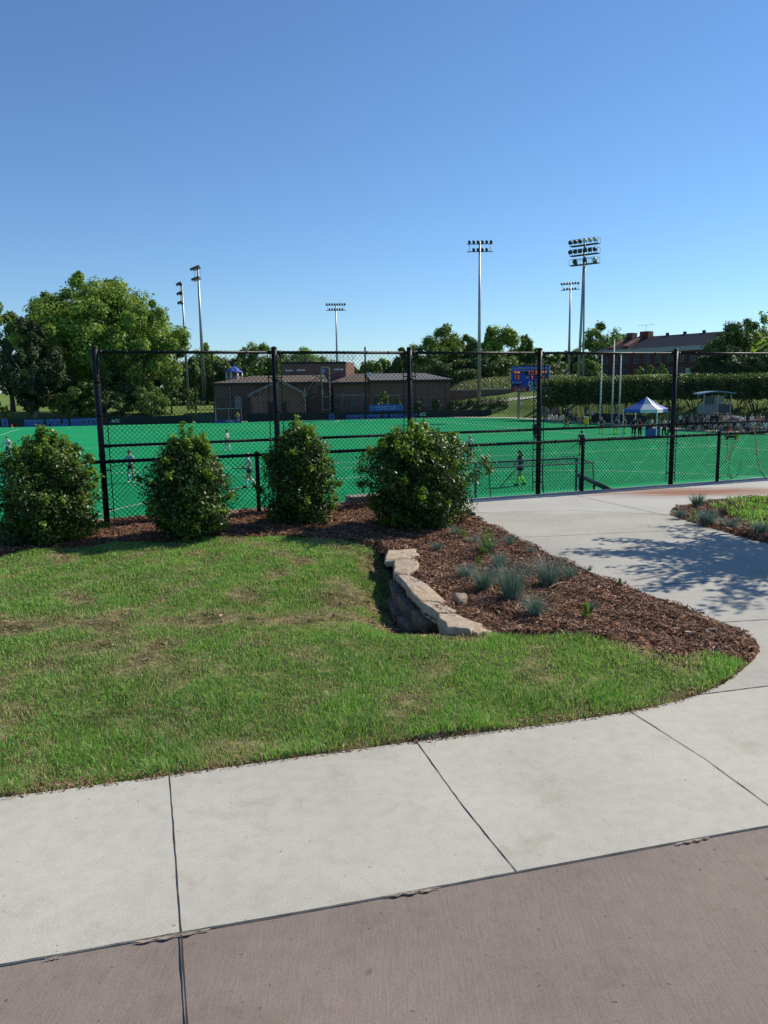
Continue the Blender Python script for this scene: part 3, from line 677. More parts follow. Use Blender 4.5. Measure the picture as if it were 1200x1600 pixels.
tag(MB().add(V, [(r*n+i, r*n+i+1, (r+1)*n+i+1, (r+1)*n+i) for r in range(len(ss)-1) for i in range(n-1)]).build('far_ground', M_farlawn, smooth=True), kind='structure')
tag(MB().slab([(-1500, -900), (1500, -900), (1500, 1800), (-1500, 1800)], -6.2, -6.0).build('base_ground', M_farlawn), kind='structure')
# ------------------------------------------------------------------ goals
M_net = plain('dark_netting', (0.035, 0.038, 0.04), 0.8); M_goalpost = plain('goal_post_grey', (0.42, 0.43, 0.42), 0.5); M_goald = plain('weathered_goal_frame', (0.16, 0.17, 0.17), 0.6)
def net(mb, p, u, v, nu, nv, r=0.004):
    for i in range(nu+1): mb.tube([p+u*(i/nu), p+u*(i/nu)+v], r, 3, False)
    for j in range(nv+1): mb.tube([p+v*(j/nv), p+v*(j/nv)+u], r, 3, False)
def goal(loc, rz, label, post, word=None, nr=0.004, ns=0.12):
    g = thing('field_hockey_goal', label, 'goal', loc, rz, 'field hockey goals')
    w2, h, d1, d2 = 1.83, 2.14, 0.95, 1.25       # opening faces local -y
    for s in (-1, 1): MB().box(s*w2-.03, s*w2+.03, -.03, .03, 0, h).build('post', post, g)
    MB().box(-w2+.03, w2-.03, -.03, .03, h-.055, h).build('crossbar', post, g)
    b = MB()
    for s in (-1, 1):
        b.tube([(s*w2, .03, h-.03), (s*w2, d1, h-.1)], .022, 6); b.tube([(s*w2, d1, h-.1), (s*w2, d2, 0)], .022, 6); b.tube([(s*w2, .03, .03), (s*w2, d2, .03)], .022, 6)
    b.tube([(-w2, d1, h-.1), (w2, d1, h-.1)], .025, 6); b.tube([(0, d1, h-.1), (0, d2, 0)], .02, 6)
    b.build('back_frame', post if word else M_goald, g)
    q = MB(); V_ = Vector
    net(q, V_((-w2, .03, h-.03)), V_((2*w2, 0, 0)), V_((0, d1-.03, -.07)), int(3.66/ns), int(d1/ns), nr)
    net(q, V_((-w2, d1, h-.1)), V_((2*w2, 0, 0)), V_((0, d2-d1, -h+.1)), int(3.66/ns), int(2/ns), nr)
    for s in (-1, 1): net(q, V_((s*w2, .03, h-.03)), V_((0, d1-.03, -.07)), V_((0, 0, -h+.1)), int(d1/ns), int(2/ns), nr)
    q.build('net', M_net, g)
    bb = MB().box(-w2+.03, w2-.03, d2-.03, d2+.01, 0.0, 0.46)
    for s in (-1, 1): bb.box(s*w2-.02, s*w2+.02, .04, d2-.03, 0, 0.46)
    bd = bb.build('backboard', M_blue if word else M_net, g)
    return g
# near goal: we look at its back; its mouth faces the far end
G0 = fld(-1.15, A0-1.1); gn = goal((G0.x, G0.y, FZ), math.atan2(FP.y, FP.x)+math.pi, 'near goal seen from behind, dark netting over a grey frame', M_goald, nr=0.003, ns=0.12)
def text(body, parent, mt, x, y, z, wdt, h, name='lettering', extr=0.01, shear=0.0, bold=0.0, rx=90, outline=None, rz=0):
    """letters stood up in the local x-z plane, facing -y, lower left at x,z"""
    cu = bpy.data.curves.new(name, 'FONT'); cu.body = body; cu.size = 1; cu.shear = shear; cu.offset = bold; cu.extrude = 0.001; cu.resolution_u = 3
    to = bpy.data.objects.new('tmp_text', cu); COL.objects.link(to)
    dg = bpy.context.evaluated_depsgraph_get(); me = bpy.data.meshes.new_from_object(to.evaluated_get(dg)); bpy.data.objects.remove(to); bpy.data.curves.remove(cu)
    co = np.zeros(len(me.vertices)*3, np.float32); me.vertices.foreach_get('co', co); co = co.reshape(-1, 3)
    mn, mx = co.min(0), co.max(0); sx = wdt/(mx[0]-mn[0]); sy = h/(mx[1]-mn[1])
    out = np.stack([x+(co[:, 0]-mn[0])*sx, y-(co[:, 2]-mn[2])/(mx[2]-mn[2])*extr, z+(co[:, 1]-mn[1])*sy], -1)
    me.vertices.foreach_set('co', out.astype(np.float32).ravel()); me.materials.clear(); me.materials.append(mt); me.update()
    o = bpy.data.objects.new(name, me); COL.objects.link(o); o.parent = parent; return o
def slabtext(body, parent, mt, x, y, z, wdt, h, name='lettering', extr=0.03):
    """blocky slab-serif capitals built from bars: local x-z plane, facing -y"""
    G = {'D': 'BR/BL', }
    mb = MB(); adv = wdt/sum(0.55 if c == ' ' else (0.62 if c == 'I' else 1.0) for c in body); cx = x
    st_ = adv*0.235; th = h*0.17
    def bx(a0, a1, b0, b1): mb.box(cx+a0, cx+a1, y-extr, y, z+b0, z+b1)
    for c in body:
        W = adv*(0.62 if c == 'I' else 1.0)*0.90
        if c == ' ': cx += adv*0.55; continue
        s = st_; L0 = W*0.07
        if c == 'D': bx(0, W*.75, 0, th); bx(0, W*.75, h-th, h); bx(L0, L0+s, th, h-th); bx(W-s, W, th*1.1, h-th*1.1); bx(W*.75, W-s*.3, th*.5, th*1.1); bx(W*.75, W-s*.3, h-th*1.1, h-th*.5)
        elif c == 'U': bx(L0, L0+s, th*.8, h-th); bx(W-s-L0, W-L0, th*.8, h-th); bx(L0*2, W-L0*2, 0, th*.8); bx(0, s*1.5, h-th, h); bx(W-s*1.5, W, h-th, h)
        elif c == 'K':
            bx(L0, L0+s, th, h-th); bx(0, s*1.5, 0, th); bx(0, s*1.5, h-th, h); bx(W-s*1.5, W, 0, th); bx(W-s*1.5, W, h-th, h)
            for k in range(4): a = L0+s+(W-s*1.3-L0-s)*k/4; bx(a, a+s*.9, h*.5+(h*.5-th)*(k-.3)/4, h*.5+(h*.5-th)*(k+1)/4); bx(a, a+s*.9, h*.5-(h*.5-th)*(k+1)/4, h*.5-(h*.5-th)*(k-.3)/4)
        elif c == 'E': bx(0, W, 0, th); bx(0, W, h-th, h); bx(L0, L0+s, th, h-th); bx(L0+s, W*.72, h*.42, h*.58); bx(W-s*.5, W, th, h*.32); bx(W-s*.5, W, h*.68, h-th)
        elif c == 'F': bx(0, s*1.8, 0, th); bx(0, W, h-th, h); bx(L0, L0+s, th, h-th); bx(L0+s, W*.72, h*.42, h*.58); bx(W-s*.5, W, h*.68, h-th)
        elif c == 'I': bx(0, W, 0, th); bx(0, W, h-th, h); bx(W/2-s/2, W/2+s/2, th, h-th)
        elif c == 'L': bx(0, W, 0, th); bx(0, s*1.6, h-th, h); bx(L0, L0+s, th, h-th); bx(W-s*.6, W, th, h*.38)
        elif c == 'H': bx(L0, L0+s, th, h-th); bx(W-s-L0, W-L0, th, h-th); bx(L0+s, W-s-L0, h*.42, h*.58); [bx(a, a+s*1.35, b, b+th) for a in (0, W-s*1.35) for b in (0, h-th)]
        elif c in 'OC':
            bx(L0, L0+s, th, h-th); bx(L0*2, W-L0*2, 0, th); bx(L0*2, W-L0*2, h-th, h)
            if c == 'O': bx(W-s-L0, W-L0, th, h-th)
            else: bx(W-s-L0, W-L0, th, h*.36); bx(W-s-L0, W-L0, h*.64, h-th)
        elif c == 'Y': bx(W/2-s/2, W/2+s/2, th, h*.5); bx(W*.25, W*.75, 0, th); bx(s*.5, s*1.5, h*.6, h-th); bx(W-s*1.5, W-s*.5, h*.6, h-th); bx(s*.9, W-s*.9, h*.45, h*.62); bx(0, s*1.6, h-th, h); bx(W-s*1.6, W, h-th, h)
        cx += W/0.90
    o = mb.build(name, mt, parent); return o
def outlined(body, parent, x, y, z, wdt, h):
    o1 = slabtext(body, parent, M_blue, x, y, z, wdt, h, 'lettering', 0.05)
    e = h*0.03                      # pale keyline behind the blue letters
    o2 = slabtext(body, parent, M_lblue, x, y, z, wdt, h, 'letter_outline', 0.02)
    co = np.zeros(len(o2.data.vertices)*3, np.float32); o2.data.vertices.foreach_get('co', co); co = co.reshape(-1, 8, 3)
    c = co.mean(1, keepdims=True); sg = np.sign(co-c); co[:, :, 0] += sg[:, :, 0]*e; co[:, :, 2] += sg[:, :, 2]*e
    o2.data.vertices.foreach_set('co', co.ravel()); o2.data.update()
# far goal
gp = at_z(361, 660.5, FZ)
WO = gpt(0, 109.6+0.55, FZ); WE = gpt(700, 121.5+0.55, FZ); WA = math.atan2(WE.y-WO.y, WE.x-WO.x); WF = Frame(WO, WA, FZ)
gf = goal((gp.x, gp.y-1.6, FZ), WA, 'far goal with grey posts and a blue backboard in front of the dark wall', M_goalpost, word=True, nr=0.012, ns=0.2)
text('DUKE', gf, M_white, -0.35, 1.15, 0.10, 1.1, 0.28, extr=0.02)
# ------------------------------------------------------------------ dark windscreen walls at the far end
def wall(px0, px1, ytop0, ytop1, label, mt=M_dpanel, v=0.0):
    x0, _ = WF.L(px0, 660, v); x1, _ = WF.L(px1, 660, v); z0 = WF.L(px0, ytop0, v)[1]; z1 = WF.L(px1, ytop1, v)[1]
    t = thing('field_wall', label, 'wall', WF.O, WA)
    MB().prism([(x0, 0), (x1, 0), (x1, z1), (x0, z0)], v, v+0.08).build('panel', mt, t)
    c = MB(); c.prism([(x0, z0), (x1, z1), (x1, z1+.05), (x0, z0+.05)], v-.02, v+.10); c.build('cap_rail', M_dpanel, t)
    return t, x0, x1, z0, z1
w1, xa, xb, _, zz = wall(-260, 300, 659, 649.5, 'long black field wall on the left with blue slab lettering and a white conference mark')
def put(t, fn, body, px0, px1, py0, py1, **k):
    x0, z1 = WF.L(px0, py0); x1, z0 = WF.L(px1, py1); z1b = WF.L(px1, py0)[1]
    h = (z1-WF.L(px0, py1)[1]+z1b-z0)/2; zb = min(WF.L(px0, py1)[1], z0)+0.0
    return fn(body, t, x0, zb, x1-x0, h, **k)
outl = lambda b, t, x, z, w_, h: outlined(b, t, x, -0.01, z, w_, h)
put(w1, outl, 'D', 2.5, 13.5, 655, 666); put(w1, outl, 'DUKE FIELD HOCKEY', 38, 155, 654, 664.5)
put(w1, lambda b, t, x, z, w_, h: text(b, t, M_white, x, -0.01, z, w_, h, shear=0.3, bold=0.02, extr=0.03), 'ACC', 172, 188, 655, 660)
w2, *_ = wall(306, 345, 649, 648.3, 'short grey screen panel left of the far goal', M_gpanel)
w3, *_ = wall(387, 768, 646.5, 640.5, 'long black field wall below the brick building with blue slab lettering')
put(w3, outl, 'D', 514, 523.5, 647, 655.3); put(w3, outl, 'DUKE FIELD HOCKEY', 541, 652, 646.5, 654.3)
put(w3, lambda b, t, x, z, w_, h: text(b, t, M_white, x, -0.01, z, w_, h, shear=0.3, bold=0.02, extr=0.03), 'ACC', 655, 666, 644.5, 649.5)
tag(MB().tube([at_z(18.5, 668, FZ), at_z(18.5, 668, FZ)+Vector((0, 0, .45))], [.16, .06], 10).build('corner_flag', plain('flag_orange', (0.6, 0.08, 0.04), 0.6)), 'small orange marker at the far left corner of the field', 'marker')
# championship banner
bn = thing('championship_banner', 'blue banner with white lettering hung above the far wall', 'banner', WF.O, WA)
x0, z0 = WF.L(577, 643.5, .35); x1, z1 = WF.L(631, 631.5, .35)
MB().box(x0, x1, .33, .37, z0, z1).build('cloth', M_blue, bn)
wx = x1-x0; hx = z1-z0
text('DUKE FIELD HOCKEY', bn, M_white, x0+wx*.21, .325, z0+hx*.56, wx*.57, hx*.24)
text('NCAA TOURNAMENTS', bn, M_white, x0+wx*.22, .325, z0+hx*.22, wx*.55, hx*.22)
for a in (.02, .12, .81, .91): text('1998\n2003\n2004\n2010' if a < .5 else '2011\n2012\n2013\n2015', bn, M_lblue, x0+wx*a, .325, z0+hx*.14, wx*.075, hx*.7)
# ------------------------------------------------------------------ back chain link fences, far end
def fencerun(name, label, px0, px1, v, h, step, zf, rails=(1.0,), mesh=True):
    t = thing(name, label, 'fence', WF.O, WA); x0, _ = WF.L(px0, 650, v); x1, _ = WF.L(px1, 650, v)
    n = max(1, round((x1-x0)/step)); zb = zf
    for i in range(n+1): x = x0+(x1-x0)*i/n; MB().tube([(x, v, zb), (x, v, zb+h)], .035, 6).build('post', M_black, t)
    for k, rr in enumerate(rails): MB().tube([(x0, v, zb+h*rr-.03), (x1, v, zb+h*rr-.03)], .03, 6).build('rail', M_black, t)
    if mesh:
        mb = MB(); P = lambda a, q, z: Vector((a, v+q, zb+z)); chainlink(mb, x0, x1, 0.0, h-.05, 0, sp=0.45, r=0.008, P=P, spike=0); mb.build('chain_link', M_wire, t)
    return t
fencerun('backstop_fence', 'dark chain link fence standing behind the left field wall', 12, 300, .5, 3.1, 4.2, 0)
fencerun('backstop_fence', 'taller chain link fence around the goal end behind the short grey panel', 306, 392, .6, 5.6, 3.1, 0, rails=(1.0, 0.62, .35))
fencerun('backstop_fence', 'chain link fence behind the black wall in front of the brick building', 396, 765, .45, 2.9, 4.4, 0)
for px, yt, lb in ((334, 553, 'slim dark net pole rising beside the left light poles'), (571.5, 542, 'slim dark net pole in front of the right wing of the brick building')):
    p = gpt(px, edgeY(px)+2, FZ); z = at_y(px, yt, p.y).z
    q = at_y(px, yt, p.y); tag(MB().tube([(p.x, p.y, FZ), (p.x, p.y, z)], .13, 8).build('net_pole', M_black), lb, 'pole', 'dark net poles')
# ------------------------------------------------------------------ foliage builders
def leaf_quads(C, N, size, rng, aspect=0.6, fold=0.25):
    """C (n,3) centres, N (n,3) facing directions -> folded rhombus leaves (n,4,3)"""
    n = len(C); N = N/np.maximum(np.linalg.norm(N, axis=1, keepdims=True), 1e-6)
    r = rng.normal(size=(n, 3)); u = np.cross(N, r); u /= np.maximum(np.linalg.norm(u, axis=1, keepdims=True), 1e-6); v = np.cross(N, u)
    s = (size*rng.uniform(0.6, 1.3, n))[:, None]
    return np.stack([C-u*s*.5, C+v*s*aspect*.5+N*s*fold*.3, C+u*s*.5, C-v*s*aspect*.5+N*s*fold*.3], 1)
def leaves_obj(name, Q, tint, mats, parent, midx=None):
    n = len(Q); F = np.arange(n)[:, None]*4
    return np_mesh(name, Q.reshape(-1, 3), [F+np.array([0, 1, 2, 3])], mats, parent, midx=midx, attrs={'tint': np.repeat(tint, 4)})
def tree(px, ybase, Y, ytop, wpx, label, mat=None, seed=0, group='trees beyond the field', lobes=60, per=260, leaf=0.42, low=0.12, kind='broadleaf_tree', shape=0.0, gap=0.0, zb=None, bark=None, cat='tree', spread=0.15, pts=None):
    rng = np.random.default_rng(seed+100); mat = mat or M_oak; bark = bark or M_bark
    p = at_y(px, ybase, Y); top = at_y(px, ytop, Y).z; z0 = zb if zb is not None else p.z
    H = top-z0; W = wpx/FPX*Y/2
    W *= 1.1; t = thing(kind, label, cat, (p.x, p.y, z0), 0.0, group)
    tb = MB(); r0 = max(0.06, 0.022*H); fork = H*max(low, 0.15)+0.05*H
    tb.tube([(0, 0, -0.3), (r0*.2, 0, fork*.5), (0, 0, fork), (rng.normal()*.02*H, rng.normal()*.02*H, H*.55), (rng.normal()*.03*H, rng.normal()*.03*H, H*.88)], [r0*1.3, r0, r0*.85, r0*.5, r0*.12], 8)
    LC = []
    zc_, hz = H*(low+1)/2, H*(1-low)/2
    for i in range(lobes):
        for _ in range(30):
            d = rng.normal(size=3); d /= np.linalg.norm(d); rr = rng.uniform(0.25, 1.0)**0.5
            q = d*rr
            if shape > 0 and q[2] > 0: # narrower towards the top
                f = 1-shape*q[2]; q[0] *= f; q[1] *= f
            if q[2] < -0.75 and rng.uniform() < .5: continue
            break
        lr = (rng.uniform(0.15, 0.28) if lobes < 70 else rng.uniform(0.09, 0.2))*(1-0.25*max(q[2], 0))
        c = np.array([q[0]*W*(1-lr*.6), q[1]*W*(1-lr*.6), zc_+q[2]*hz*(1-lr*.45)])
        LC.append((c, lr*W*rng.uniform(.8, 1.15), lr*hz*rng.uniform(.6, .95)+0.15*lr*W))
    for i in range(min(16, lobes//3)):
        c = LC[i][0]; s = rng.uniform(.6, 1); b = (c[0]*.35, c[1]*.35, fork+(c[2]-fork)*.45)
        tb.tube([(0, 0, fork*rng.uniform(.8, 1.5)), b, tuple(c)], [r0*.42, r0*.25, r0*.06], 5)
    Q = []; T = []
    for c, rw_, rh in LC:
        n = int(per*rng.uniform(.7, 1.3)); d = rng.normal(size=(n, 3)); d /= np.linalg.norm(d, axis=1, keepdims=True)
        rad = rng.uniform(0.35, 1.0, n)**0.5*(1+spread*rng.normal(size=n)); q = d*rad[:, None]*np.array([rw_, rw_, rh])+c
        N = d+np.array([0, 0, 0.6])+rng.normal(size=(n, 3))*0.5
        Q.append(leaf_quads(q, N, leaf, rng, 0.75)); T.append(np.clip(rng.normal(0.10+rng.normal()*.09, .12, n), -.2, .5))
    leaves_obj('crown', np.concatenate(Q), np.concatenate(T), mat, t)
    tb.build('trunk', bark, t, smooth=True)
    return t
def zg(px, Y): return farz(px, Y-edgeY(px))
# left group
tree(160, 640, 140, 424, 235, 'huge spreading bright green tree, tallest at the left', M_oak2, 1, lobes=230, per=330, leaf=0.50, low=0.06, shape=.35, zb=zg(172, 140)-.5)
tree(226, 640, 136, 462, 135, 'lower bright green crown leaning right towards the light poles', M_oak2, 2, lobes=100, per=260, leaf=0.46, low=0.12, zb=zg(232, 136)-.5)
tree(100, 640, 150, 452, 130, 'tall green tree between the dark evergreen and the huge tree', M_oak, 3, lobes=80, per=300, leaf=0.5, low=0.1, zb=zg(100, 150)-.5)
tree(20, 640, 150, 474, 120, 'green tree at the left border of the photo', M_oak, 4, lobes=70, per=300, leaf=0.5, low=0.1, zb=zg(20, 150)-.5)
tree(-70, 640, 150, 490, 130, 'green tree beyond the left border, only its edge showing', M_oak, 5, lobes=50, per=220, leaf=0.6, low=0.05, zb=zg(-70, 150)-.5)
tree(57, 655, 124, 496, 118, 'very dark needle-leaved evergreen with a pale trunk showing', M_pine, 6, lobes=90, per=380, leaf=0.36, low=0.06, shape=.6, zb=zg(57, 124)-.3, bark=M_barkl, kind='evergreen_tree')
tree(118, 650, 126, 585, 95, 'low dark bushy tree under the huge tree', M_dark, 7, lobes=40, per=300, leaf=0.38, low=0.1, zb=zg(118, 126)-.3)
tree(190, 648, 130, 600, 90, 'shaded low tree below the huge crown', M_dark, 8, lobes=36, per=260, leaf=0.38, low=0.12, zb=zg(190, 130)-.3)
tree(237, 648, 122, 602, 60, 'young light green tree behind the left field wall', M_oak, 9, lobes=26, per=170, leaf=0.28, low=0.2, zb=zg(237, 122)-.1, group='saplings beyond the field')
tree(268, 640, 140, 575, 70, 'dark green tree behind the left light pole', M_dark, 10, lobes=30, per=230, leaf=0.45, low=0.05, zb=zg(268, 140)-.3)
tree(306, 645, 123, 600, 17, 'thin young tree near the short grey panel', M_oak, 11, lobes=14, per=90, leaf=0.22, low=0.15, zb=zg(306, 123)-.1, group='saplings beyond the field')
tree(4, 652, 118, 622, 24, 'small sunlit bush-like tree at the left border behind the wall', M_oak2, 12, lobes=14, per=120, leaf=0.3, low=0.1, zb=zg(4, 118)-.1, group='saplings beyond the field')
# behind the brick building
for i, (px, yt, wd, Y, mt, lb) in enumerate([
    (322, 530, 62, 185, M_oak2, 'light green tree right behind the taller left light pole'), (285, 545, 60, 178, M_dark, 'dark tree filling the gap left of the roof lantern'),
    (408, 534, 82, 190, M_oak, 'round green tree behind the tall post left of the flat roof'), (362, 556, 60, 180, M_dark, 'dark low tree behind the blue roofed lantern'),
    (478, 541, 92, 215, M_oak2, 'pale green hazy tree above the flat brick roof'), (440, 556, 60, 200, M_dark, 'dark tree just left of the flat brick roof'),
    (590, 556, 70, 190, M_oak, 'low green tree behind the slim dark net pole'), (628, 541, 50, 185, M_dark, 'dark green tree left of the fourth tall fence post'),
    (684, 507, 92, 170, M_oak, 'tall dark green tree right of the centre fence post'), (735, 527, 70, 172, M_dark, 'dark round tree beside the tall centre light pole'),
    (781, 499, 58, 165, M_oak2, 'tall narrow spring green tree right of the centre light pole'), (760, 545, 90, 160, M_dark, 'broad dark tree behind the left end of the scoreboard'),
    (822, 524, 52, 175, M_oak, 'sparse twiggy tree above the scoreboard'), (850, 545, 60, 180, M_oak, 'green tree right above the scoreboard'),
    (700, 560, 110, 158, M_dark, 'wide dark undergrowth tree behind the right building wing'),
    (888, 540, 60, 215, M_dark, 'distant dark tree behind the thin light pole'), (948, 503, 82, 200, M_oak, 'big dark green tree behind the large floodlight pole'),
    (917, 560, 40, 160, M_oak2, 'bright green small tree between floodlight pole and flagpoles'), (1190, 533, 40, 165, M_oak, 'green tree behind the right end of the brick block'),
    (1148, 497, 96, 112, M_dark, 'dark leafy tree hiding the right end of the brick block'), (1200, 478, 86, 118, M_oak, 'tall dark tree at the right border of the photo'),
    (1262, 470, 110, 118, M_oak, 'tree beyond the right border beside the tall dark tree'), (1126, 545, 70, 108, M_dark, 'low dark tree above the right end of the clipped hedge'),
    (1185, 548, 90, 104, M_dark, 'wide dark tree under the tall one at the right border')]):
    tree(px, 600, Y, yt, wd, lb, mt, 30+i, lobes=54, per=260, leaf=0.30*Y/110, low=0.02, zb=min(2.0, zg(px, Y)-.5), spread=.2)
for i, (px, yt, wd, Y, mt, lb) in enumerate([(340, 552, 70, 200, M_dark, 'dark far tree behind the left end of the field house roof'), (385, 560, 70, 215, M_oak, 'far tree showing above the tan roof left of the gable'), (520, 560, 70, 225, M_oak, 'far tree seen through the railing of the flat roof'), (560, 566, 60, 200, M_dark, 'dark low tree right of the flat roofed block'), (655, 545, 70, 190, M_dark, 'dark tree filling behind the centre fence post'), (720, 520, 60, 185, M_oak, 'tree peeking between the tall dark one and the centre light pole'), (800, 545, 80, 185, M_dark, 'dark tree low behind the scoreboard top'), (835, 548, 60, 195, M_oak2, 'pale tree behind the right end of the scoreboard'), (868, 562, 60, 215, M_dark, 'dark tree over the small grey house'), (905, 548, 50, 205, M_dark, 'dark tree right behind the mast base'), (1112, 560, 60, 120, M_dark, 'dark tree covering the right end wall of the brick block'), (300, 560, 60, 190, M_dark, 'dark tree low between the two left light poles'), (745, 560, 80, 165, M_dark, 'dark undergrowth tree above the ivy slope'), (830, 566, 90, 170, M_dark, 'dark undergrowth tree behind the scoreboard cabinet')]):
    tree(px, 600, Y, yt, wd, lb, mt, 130+i, lobes=50, per=240, leaf=0.30*Y/110, low=0.0, zb=min(2.0, zg(px, Y)-.5), spread=.2)
# young trees by the brick building
for i, (px, yb, yt, wd) in enumerate([(599, 641, 609, 21), (622, 641, 620, 13), (653, 643, 618, 15), (682, 643, 619, 14)]):
    tree(px, yb, 124.5, yt, wd, ['bright young tree left of the blue banner words', 'smallest young tree behind the blue banner', 'dark conical young tree right of the fourth tall post', 'dark conical young tree in front of the shaded brick bay'][i], [M_oak2, M_oak, M_dark, M_dark][i], 70+i, lobes=18, per=110, leaf=.24, low=.05, shape=.6, zb=FZ+.3, group='young trees by the brick building')
# clipped hedge row with bare lower stems
rng = np.random.default_rng(5)
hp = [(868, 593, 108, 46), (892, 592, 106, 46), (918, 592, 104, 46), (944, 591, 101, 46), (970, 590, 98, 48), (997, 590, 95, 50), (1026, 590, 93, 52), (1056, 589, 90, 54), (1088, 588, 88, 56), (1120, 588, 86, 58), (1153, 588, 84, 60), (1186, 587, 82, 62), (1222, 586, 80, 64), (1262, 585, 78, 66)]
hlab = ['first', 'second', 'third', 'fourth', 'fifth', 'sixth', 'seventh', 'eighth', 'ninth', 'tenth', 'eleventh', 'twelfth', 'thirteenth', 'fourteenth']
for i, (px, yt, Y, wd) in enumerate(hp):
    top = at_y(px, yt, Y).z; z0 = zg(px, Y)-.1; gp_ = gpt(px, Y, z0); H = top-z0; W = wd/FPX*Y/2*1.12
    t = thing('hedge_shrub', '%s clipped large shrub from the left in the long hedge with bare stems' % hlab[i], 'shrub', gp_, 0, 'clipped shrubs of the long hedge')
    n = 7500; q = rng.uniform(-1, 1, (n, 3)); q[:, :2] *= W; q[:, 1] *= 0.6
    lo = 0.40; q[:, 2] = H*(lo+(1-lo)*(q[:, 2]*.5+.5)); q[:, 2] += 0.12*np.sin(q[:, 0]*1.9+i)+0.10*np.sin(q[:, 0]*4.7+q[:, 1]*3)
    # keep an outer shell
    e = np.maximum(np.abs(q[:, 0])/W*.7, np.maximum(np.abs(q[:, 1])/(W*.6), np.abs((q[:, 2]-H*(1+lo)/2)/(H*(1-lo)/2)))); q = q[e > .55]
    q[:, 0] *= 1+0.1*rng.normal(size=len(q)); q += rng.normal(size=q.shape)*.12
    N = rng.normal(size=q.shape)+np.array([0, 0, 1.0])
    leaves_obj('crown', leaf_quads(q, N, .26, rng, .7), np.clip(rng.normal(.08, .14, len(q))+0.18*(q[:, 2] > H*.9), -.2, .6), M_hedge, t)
    sb = MB()
    for k in range(9):
        a = rng.uniform(0, 6.28); r1 = rng.uniform(.1, .5)*W; r2 = rng.uniform(.3, .95)*W
        sb.tube([(math.cos(a)*r1*.6, math.sin(a)*r1*.6, -.1), (math.cos(a)*r1, math.sin(a)*r1, H*.2), (math.cos(a)*r2, math.sin(a)*r2, H*.55)], [.06, .05, .035], 5)
    sb.build('stems', M_bark, t)
# low round shrubs along the sloping path
for i, px in enumerate([706, 714, 724, 735, 747, 758, 769, 780, 790, 848, 858, 868]):
    Y = edgeY(px)+11+(i % 2); yt = float(np.interp(px, [700, 790, 870], [625.5, 616.5, 609])); c = at_y(px, yt, Y); z0 = farz(px, Y-edgeY(px)); r_ = 0.75+0.15*(i % 3); hh = max(.9, c.z-z0)
    t = thing('round_shrub', '%s low rounded shrub from the left along the sloping path' % (hlab+[])[i], 'shrub', (c.x, c.y, z0), 0, 'low shrubs along the sloping path')
    n = 700; d = rng.normal(size=(n, 3)); d /= np.linalg.norm(d, axis=1, keepdims=True); d[:, 2] = np.abs(d[:, 2]); q = d*np.array([r_, r_, hh])*rng.uniform(.6, 1.05, n)[:, None]
    leaves_obj('crown', leaf_quads(q, d+np.array([0, 0, .5]), .2, rng, .7), np.clip(rng.normal(.05, .15, n), -.2, .5), M_hedge, t)
# ivy on the upper slope
n = 16000; px = rng.uniform(690, 905, n); s = rng.uniform(24, 44, n); P = []
P = np.array([tuple(gpt(a, edgeY(a)+b, farz(a, b)+0.05)) for a, b in zip(px, s)]); P[:, 2] += rng.uniform(0, .35, n)
o = leaves_obj('ivy_cover', leaf_quads(P, rng.normal(size=P.shape)+np.array([0, -.6, 1.2]), .42, rng, .8), np.clip(rng.normal(.05, .15, n), -.2, .5), M_ivy, None); tag(o, 'pale green ground cover over the slope above the brick retaining wall', 'ground cover', kind='stuff')
# sloping path on the bank and the low brick retaining wall
pm = MB(); L = []
for px, y in [(712, 636.5), (740, 632.5), (770, 628.5), (800, 624.5), (830, 621.5), (860, 619.5), (890, 618.5)]:
    Y0 = edgeY(px)
    for s in np.arange(3, 34, .1):
        g = gpt(px, Y0+s, farz(px, s)); d = ray(px, y)
        if EYE+d.z/d.y*g.y <= g.z: break
    L.append((px, s))
A_ = [gpt(px, edgeY(px)+s-1.0, farz(px, s-1.0)+.09) for px, s in L]; B_ = [gpt(px, edgeY(px)+s+1.0, farz(px, s+1.0)+.09) for px, s in L]
tag(pm.add(A_+B_, [(i, i+1, len(L)+i+1, len(L)+i) for i in range(len(L)-1)]).build('bank_path', plain('pale_path', (0.48, 0.44, 0.37), 0.9)), kind='structure')
RF = Frame(gpt(700, 136, 0), R(4), 0)
t = thing('retaining_wall', 'low brown brick retaining wall with pale cap below the ivy slope', 'wall', RF.O, R(4))
x0, z1 = RF.L(699, 610.5); x1, z1b = RF.L(806, 608.5)
MB().prism([(x0, -3), (x1, -3), (x1, z1b), (x0, z1)], 0, .4).build('wall', M_brick, t); MB().prism([(x0, z1), (x1, z1b), (x1, z1b+.22), (x0, z1+.22)], -.06, .46).build('cap', plain('limestone', (0.42, 0.38, 0.32), 0.9), t)
# ------------------------------------------------------------------ brown brick field house
BF = Frame(gpt(335, 128, 0), R(8), 0.0)
bh = thing('field_house', 'brown brick field house with tan hipped roofs, a front gable and a flat roofed block', 'building', BF.O, R(8))
M_trim = plain('pale_trim', (0.24, 0.225, 0.205), 0.8); M_dk = plain('dark_opening', (0.015, 0.015, 0.016), 0.6)
ZB = -2.8
def wallbox(name, px0, px1, ytop, v0, v1, mt, zb=ZB, parent=bh):
    x0, z = BF.L(px0, ytop, v0); x1, z2 = BF.L(px1, ytop, v0); z = (z+z2)/2
    return MB().box(x0, x1, v0, v1, zb, z).build(name, mt, parent), x0, x1, z
w_, xl, xr, zl = wallbox('wall', 335, 512, 597.5, 0, 14, M_brick)
